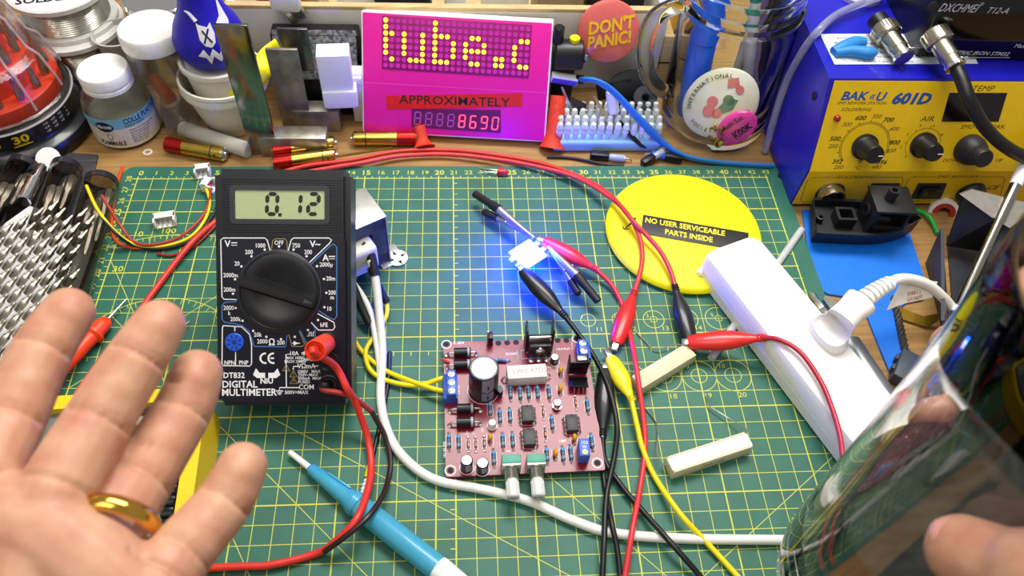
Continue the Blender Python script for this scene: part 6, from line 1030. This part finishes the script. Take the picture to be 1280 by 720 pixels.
P('board', box(2.6, 1.6, .2, .03, (.4, -.3, zb_ - .9)), M('board_dark', '#26262c', .4), kn_); P('housing', xf(cyl(1.05, 2.0, 26, b=.1), (-.6, -1.0, zb_ - .35), (0, 90, 0)), BLK, kn_); P('post', xf(cyl(.38, 1.3, 18, b=.05), (-.4, -.9, zb_ + .5)), BLK, kn_); P('yellow_button', xf(cyl(.36, .6, 18, b=.06), (.75, -.9, zb_ + .4)), M('button_yellow', '#e8e000', .4), kn_); P('stand_pillar', box(1.6, .8, max(.5, zb_ - .9), .05, (.3, -.2, max(.5, zb_ - .9) / 2)), BLK, kn_); P('header', join(*[box(.1, .1, .5, 0, (1.2 + .25 * i, -1.0, zb_ - .7)) for i in range(3)]), TIN, kn_)
t = T('wooden_block', 'pale wooden block behind the glass jar\'s handle', 'block', (38.4, 39.5, -.3)); P('block', box0(3.6, 2.6, 4.6, .08), raw, t); P('saw_kerf', box(3.62, .1, .12, 0, (0, -1.28, 2.3)), BLK, t)
t = T('yellow_box', 'yellow box standing on the wooden block behind the jar handle', 'box', (38.6, 39.5, 4.31)); P('box_body', box0(2.6, 2.0, 3.2, .08), M('box_yellow', '#d8a814', .45), t); P('box_foot_strip', box(2.62, .1, .3, .02, (0, -1.0, .2)), BLK, t)  # black strip along the foot of the box front
OBJ('circuit_strip', 'pale metal rail lying behind the peg pad', 'rail', join(box(4.5, .3, .25, .05), *[box(.15, .32, .3, 0, (-2 + k * .6, 0, .02)) for k in range(7)]), TIN, (32.6, 35.2, -.15), (0, 0, -3))
OBJ('blue_connector', 'little blue plug behind the pegs near the white sleeve', 'connector', join(box(1.2, .6, .8, .08), box(.3, .4, .4, .04, (.7, 0, .1))), M('conn_blue', '#1c30c0', .4), aty(784, 138, 33.8), (0, 30, 10))
# ================================================================ yellow-cased multimeter under the left hand
YZ = 2.8; ya, yb = at(261, 482, YZ), at(236, 660, YZ); ydir = (ya - yb).normalized(); yl = Vector((-ydir.y, ydir.x, 0)); YM = frame((ya.x, ya.y, 0), -yl, Z); YW, YH = 8.6, 17.0   # local x to the right, y up the desk, origin at the top right corner
ym = T('yellow_multimeter', 'grey multimeter in a bright yellow rubber case beneath the left hand', 'multimeter', mx=YM)
yel = M('case_yellow', '#f2c80c', .45, var=.04); gry = M('meter_face', '#6d7274', .45, var=.05)
P('rubber_case', xf(ring(YW, YH, .9, .75, 0, YZ, 6), (-YW / 2, -YH / 2, 0)), yel, ym); P('meter_body', box(YW - 1.3, YH - 1.3, YZ - .5, .1, (-YW / 2, -YH / 2, (YZ - .5) / 2 + .02)), gry, ym)
yf = Face(YM); ls = yf(190, 512, YZ - .4); P('lcd_window', box(5.2, 2.4, .1, .03, (-YW / 2, -2.4, YZ - .5)), M('lcd_pale', '#a9b0a4', .3), ym); P('lcd_frame', xf(ring(5.8, 3.0, .3, .3, YZ - .5, YZ - .3, 5), (-YW / 2, -2.4, 0)), BLK, ym)
P('lcd_digits', join(*[xf(seg7(ch, .8, 1.5, .16, .05), (-YW / 2 - 2.0 + i * 1.1, -3.2, YZ - .44)) for i, ch in enumerate('0000')]), M('lcd_black', '#14160f'), ym, sharp=0)
P('side_grip', box(.5, 9.0, .3, .08, (-1.15, -8.5, YZ - .4)), BLK, ym)
for k in range(16): P('grip_ridge', xf(cyl(.2, .5, 10), (-1.4, -4.4 - k * .55, YZ - .25), (0, 90, 0)), BLK, ym)
for i in range(3):
    for j in range(4): P('vent_hole', xf(cyl(.09, .02, 8), (-3.6 + j * .4, -12.0 - i * .4, YZ - .5)), BLK, ym)
P('face_print', join(text('200m', .4, .004, 0, 1, at_=(-2.6, -8.2, YZ - .49)), text('20m', .4, .004, 0, 1, at_=(-2.2, -10.6, YZ - .49)), text('2k', .4, .004, 0, 1, at_=(-2.9, -9.4, YZ - .49))), PRW, ym, sharp=0)
a, b_ = at(72, 508, 1.2), at(20, 540, .5); OBJ('black_cable', 'black cable end lying between the index and middle fingers over the red cable', 'cable', tube([a - a, (b_ - a) * .5, b_ - a, (b_ - a) * 2.2], .3, 10, 5), BLKW, a)
# ================================================================ hands
def organic(gs_, voxel, iters, creases=()):
    g = join(*gs_); me = bpy.data.meshes.new('tmp'); me.from_pydata(g[0], [], g[1]); o = bpy.data.objects.new('tmp', me); col.objects.link(o)
    r = o.modifiers.new('r', 'REMESH'); r.mode = 'VOXEL'; r.voxel_size = voxel; s = o.modifiers.new('s', 'SMOOTH'); s.factor = .5; s.iterations = iters
    bpy.context.view_layer.update(); ev = o.evaluated_get(bpy.context.evaluated_depsgraph_get()); m2 = ev.to_mesh()
    vv = [v.co.copy() for v in m2.vertices]; nn = [v.normal.copy() for v in m2.vertices]; ff = [tuple(p.vertices) for p in m2.polygons]; ev.to_mesh_clear(); bpy.data.objects.remove(o); bpy.data.meshes.remove(me)
    for c, t_, rad, dep, wid, side in creases:
        for i, v in enumerate(vv):
            d = v - c; 
            if d.length < rad and nn[i].dot(side) > .1: vv[i] = v - nn[i] * dep * math.exp(-(d.dot(t_) / wid) ** 2) * min(1, (nn[i].dot(side) - .1) * 2.5)
    return ([tuple(v) for v in vv], ff)
def chain(pts, rad, pad_dir=None, padk=.22):
    """tapered finger: tube through the joints, spheres at joints and tip, soft pads between joints"""
    gs_ = [tube(pts, rad, 16, 8)]
    gs_.append(xf(ball(rad[-1], 18, 12), tuple(pts[-1]))); gs_.append(xf(ball(rad[0], 14, 8), tuple(pts[0])))
    if pad_dir is not None:
        for i in range(len(pts) - 1):
            m_ = (pts[i] + pts[i + 1]) / 2; r = (rad[i] + rad[i + 1]) / 2; ax_ = (pts[i + 1] - pts[i]); F = frame(m_ + pad_dir * r * padk, ax_, pad_dir); gs_.append(xf(ball(1, 16, 10), m=F @ Matrix.Diagonal((ax_.length * .42, r * .9, r * .88, 1))))
        e = pts[-1] - (pts[-1] - pts[-2]).normalized() * rad[-1] * .3; gs_.append(xf(ball(rad[-1] * .92, 16, 10), tuple(e + pad_dir * rad[-1] * .2)))
    return gs_
skin = M('skin', '#c99b7b', .5, var=.12, vs=1.1, hex2='#b97b62', bump=.12, bs=14, sss=.12, detail=5)
def A3(l): return [atd(x, y, d) for x, y, d in l]
vdir = -ray(150, 560).normalized()       # toward the viewer: the palm side of the left hand
LF = {'index': (A3([(-75, 740, 18.2), (-38, 632, 18.9), (12, 527, 20.4), (52, 440, 21.5), (86, 390, 22.2)]), [1.1, .95, .86, .8, .7]),
      'middle': (A3([(25, 750, 18.2), (64, 632, 19.0), (121, 530, 20.4), (171, 449, 21.3), (199, 406, 21.8)]), [1.1, .95, .88, .81, .71]),
      'ring': (A3([(88, 795, 18.4), (122, 690, 19.4), (172, 604, 21.0), (226, 517, 22.4), (246, 468, 22.9)]), [1.05, .93, .9, .83, .74]),
      'pinky': (A3([(160, 830, 18.0), (192, 742, 18.8), (226, 692, 19.6), (280, 628, 20.6), (303, 583, 21.0)]), [1.0, .87, .82, .75, .66])}
gs_ = []; cr = []
for k, (p_, r_) in LF.items():
    gs_ += chain(p_, r_, vdir, .12)
    for j in (2, 3):
        t_ = (p_[j + 1] - p_[j - 1]).normalized(); cr.append((p_[j], t_, r_[j] * 1.6, .11, .07, vdir)); cr.append((p_[j] + t_ * .16, t_, r_[j] * 1.6, .04, .05, vdir))
    t_ = (p_[2] - p_[1]).normalized(); cr.append((p_[1] + t_ * .35, t_, r_[1] * 1.5, .09, .07, vdir))
wr = atd(-60, 1050, 17.2)
gs_ += [tube(A3([(-70, 690, 18.8), (-10, 655, 18.9), (55, 668, 18.8), (118, 712, 18.7), (185, 775, 18.6)]), [1.1, 1.2, 1.2, 1.15, 1.0], 16, 6), tube(A3([(-110, 800, 18.3), (0, 775, 18.4), (90, 805, 18.4), (165, 870, 18.3)]), [1.4, 1.5, 1.5, 1.25], 16, 6), tube(A3([(-60, 740, 18.4), (20, 850, 18.2), (60, 980, 17.8)]), 1.6, 16, 6), tube(A3([(-130, 800, 18.2), (-90, 920, 17.8), (-20, 1020, 17.6)]), 1.9, 16, 6), tube(A3([(165, 850, 18.2), (140, 950, 18.0), (70, 1050, 17.6)]), 1.5, 16, 6), tube(A3([(-120, 780, 18.2), (-215, 700, 17.8), (-270, 600, 18.0)]), [1.3, 1.15, .85], 16, 6), xf(ball(.9, 14, 8), tuple(atd(-272, 596, 18.0))), tube([atd(20, 980, 17.9), atd(60, 1350, 17.0)], [2.6, 2.8], 18, 4)]
cr += [(atd(x, y, 18.2), Vector(d_), 2.6, .06, .1, vdir) for x, y, d_ in ((20, 745, (.5, .8, .1)),)]
hc = atd(60, 760, 18.5)
hand = OBJ('hand', 'open left hand with spread fingers, palm toward the viewer, wearing a gold ring', 'hand', xf(organic(gs_, .085, 5, cr), tuple(-hc)), skin, hc, sharp=0)
for p_ in hand.data.polygons: p_.use_smooth = True
# gold ring
rp, rr_ = LF['ring']; t_ = (rp[2] - rp[1]).normalized(); rc = atd(141, 658, 19.62)
tdir = (rp[2] - rp[1]).normalized(); tilt = (tdir + (atd(120, 640, 19.4) - atd(175, 665, 19.4)).normalized() * .12).normalized()
RF = rotbetween(rc, rc + tilt); R0 = 1.03
OBJ('finger_ring', 'polished plain gold band on the ring finger', 'ring', lathe([(R0, -.24), (R0 + .07, -.23), (R0 + .15, -.12), (R0 + .17, 0), (R0 + .15, .12), (R0 + .07, .23), (R0, .24), (R0 - .03, 0), (R0, -.24)], 56, False), M('ring_gold', '#d8a848', .12, 1.0, var=.02), mx=RF, sharp=60)
# ================================================================ drinking glass in the right hand
GX0, GY0 = 38.0, -2.0; GB = 5.2
gl = M('tumbler_glass', '#ffffff', .02, trans=1.0, ior=1.42, var=0)
tb_ = T('drinking_glass', 'large clear drinking glass half full of dark drink, held at lower right', 'glass', (GX0, GY0, GB), (0, 0, 0))
P('glass_wall', lathe([(.01, .0), (2.6, 0), (3.4, .25), (3.95, 1.0), (4.15, 2.2), (4.22, 5), (4.3, 11), (4.5, 16), (4.75, 20), (4.7, 20.2), (4.55, 20.1), (4.25, 16), (4.05, 11), (3.95, 5), (3.85, 2.4), (3.4, 1.4), (2.0, 1.15), (.01, 1.1)], 72, False), gl, tb_, sharp=70)
drk = M('cola', '#060302', .08, var=0, spec=.3); LZ_ = 8.5
P('drink', lathe([(.01, 1.14), (2.0, 1.19), (3.36, 1.45), (3.8, 2.42), (3.9, 5), (3.95, LZ_)], 64, False), drk, tb_, label='dark brown drink')
P('drink_surface', lathe([(3.95, LZ_), (3.8, LZ_ - .03), (2.5, LZ_ - .05), (.01, LZ_ - .05)], 64, False), M('drink_sheen', '#3c4038', .25, var=.5, vs=.7, hex2='#181814', detail=6, stretch=(1, 3, 1)), tb_)  # ceiling reflection on the dark drink painted in as a grey-green tone
def gw(a, z, off): # point around the glass at angle a (deg), height z, offset from the axis
    return Vector((GX0 + off * math.cos(math.radians(a)), GY0 + off * math.sin(math.radians(a)), z))
RFG = [([gw(10, 19.4, 6.3), gw(38, 19.6, 5.9), gw(58, 19.6, 5.6), gw(79, 19.5, 5.45)], [1.0, .95, .88, .75]), ([gw(8, 16.3, 6.4), gw(34, 16.0, 5.9), gw(60, 15.8, 5.5), gw(84, 16.2, 5.4)], [1.05, 1.05, 1.0, .92]), ([gw(6, 13.4, 6.3), gw(34, 12.9, 5.9), gw(60, 12.6, 5.5), gw(80, 12.4, 5.25)], [1.02, .97, .9, .78]), ([gw(4, 10.8, 6.2), gw(32, 10.0, 5.8), gw(56, 9.7, 5.4), gw(74, 9.6, 5.15)], [.95, .85, .8, .68])]
TH = ([gw(-30, 17.0, 7.8), gw(-78, 19.8, 6.8), atd(1345, 742, 17.6), atd(1268, 716, 18.7), atd(1206, 690, 19.7)], [1.5, 1.35, 1.15, 1.08, .94])
gs_ = []
for p_, r_ in RFG + [TH]:
    gs_ += chain(p_, r_, None)
gs_ += [tube([gw(8, z0, 6.6), gw(-4, z0 - .3, 7.4), gw(-14, z0 - .8, 8.4)], [1.2, 1.6, 1.6], 14, 5) for z0 in (19.2, 16.4, 13.6, 11.2)] + [tube([gw(-6, 19, 7.6), gw(-6, 11, 7.4)], 1.6, 14, 4), tube([gw(-10, 15, 8.4), gw(-18, 13.5, 12.0), gw(-24, 12, 18)], [2.6, 2.6, 2.9], 16, 5)]
rc_ = gw(0, 15, 7); rh = OBJ('hand', 'right hand gripping the drinking glass, thumb in front and fingertips behind', 'hand', xf(organic(gs_, .1, 5), tuple(-rc_)), skin, rc_, sharp=0)
for p_ in rh.data.polygons: p_.use_smooth = True
tp0, tp1 = TH[0][-1], TH[0][-2]; tdv = (tp0 - tp1).normalized(); vd = (CAMC - tp0).normalized(); nz = (vd * .35 + Vector((0, 0, 1)) * .9); nz = (nz - tdv * nz.dot(tdv)).normalized()
P('thumb_nail', xf(ball(1, 18, 10), m=frame(tp0 + nz * .56 + tdv * .12 - rc_, tdv, nz) @ Matrix.Diagonal((.62, .56, .32, 1))), M('nail', '#d69a86', .35, sss=.1, var=.03), rh)
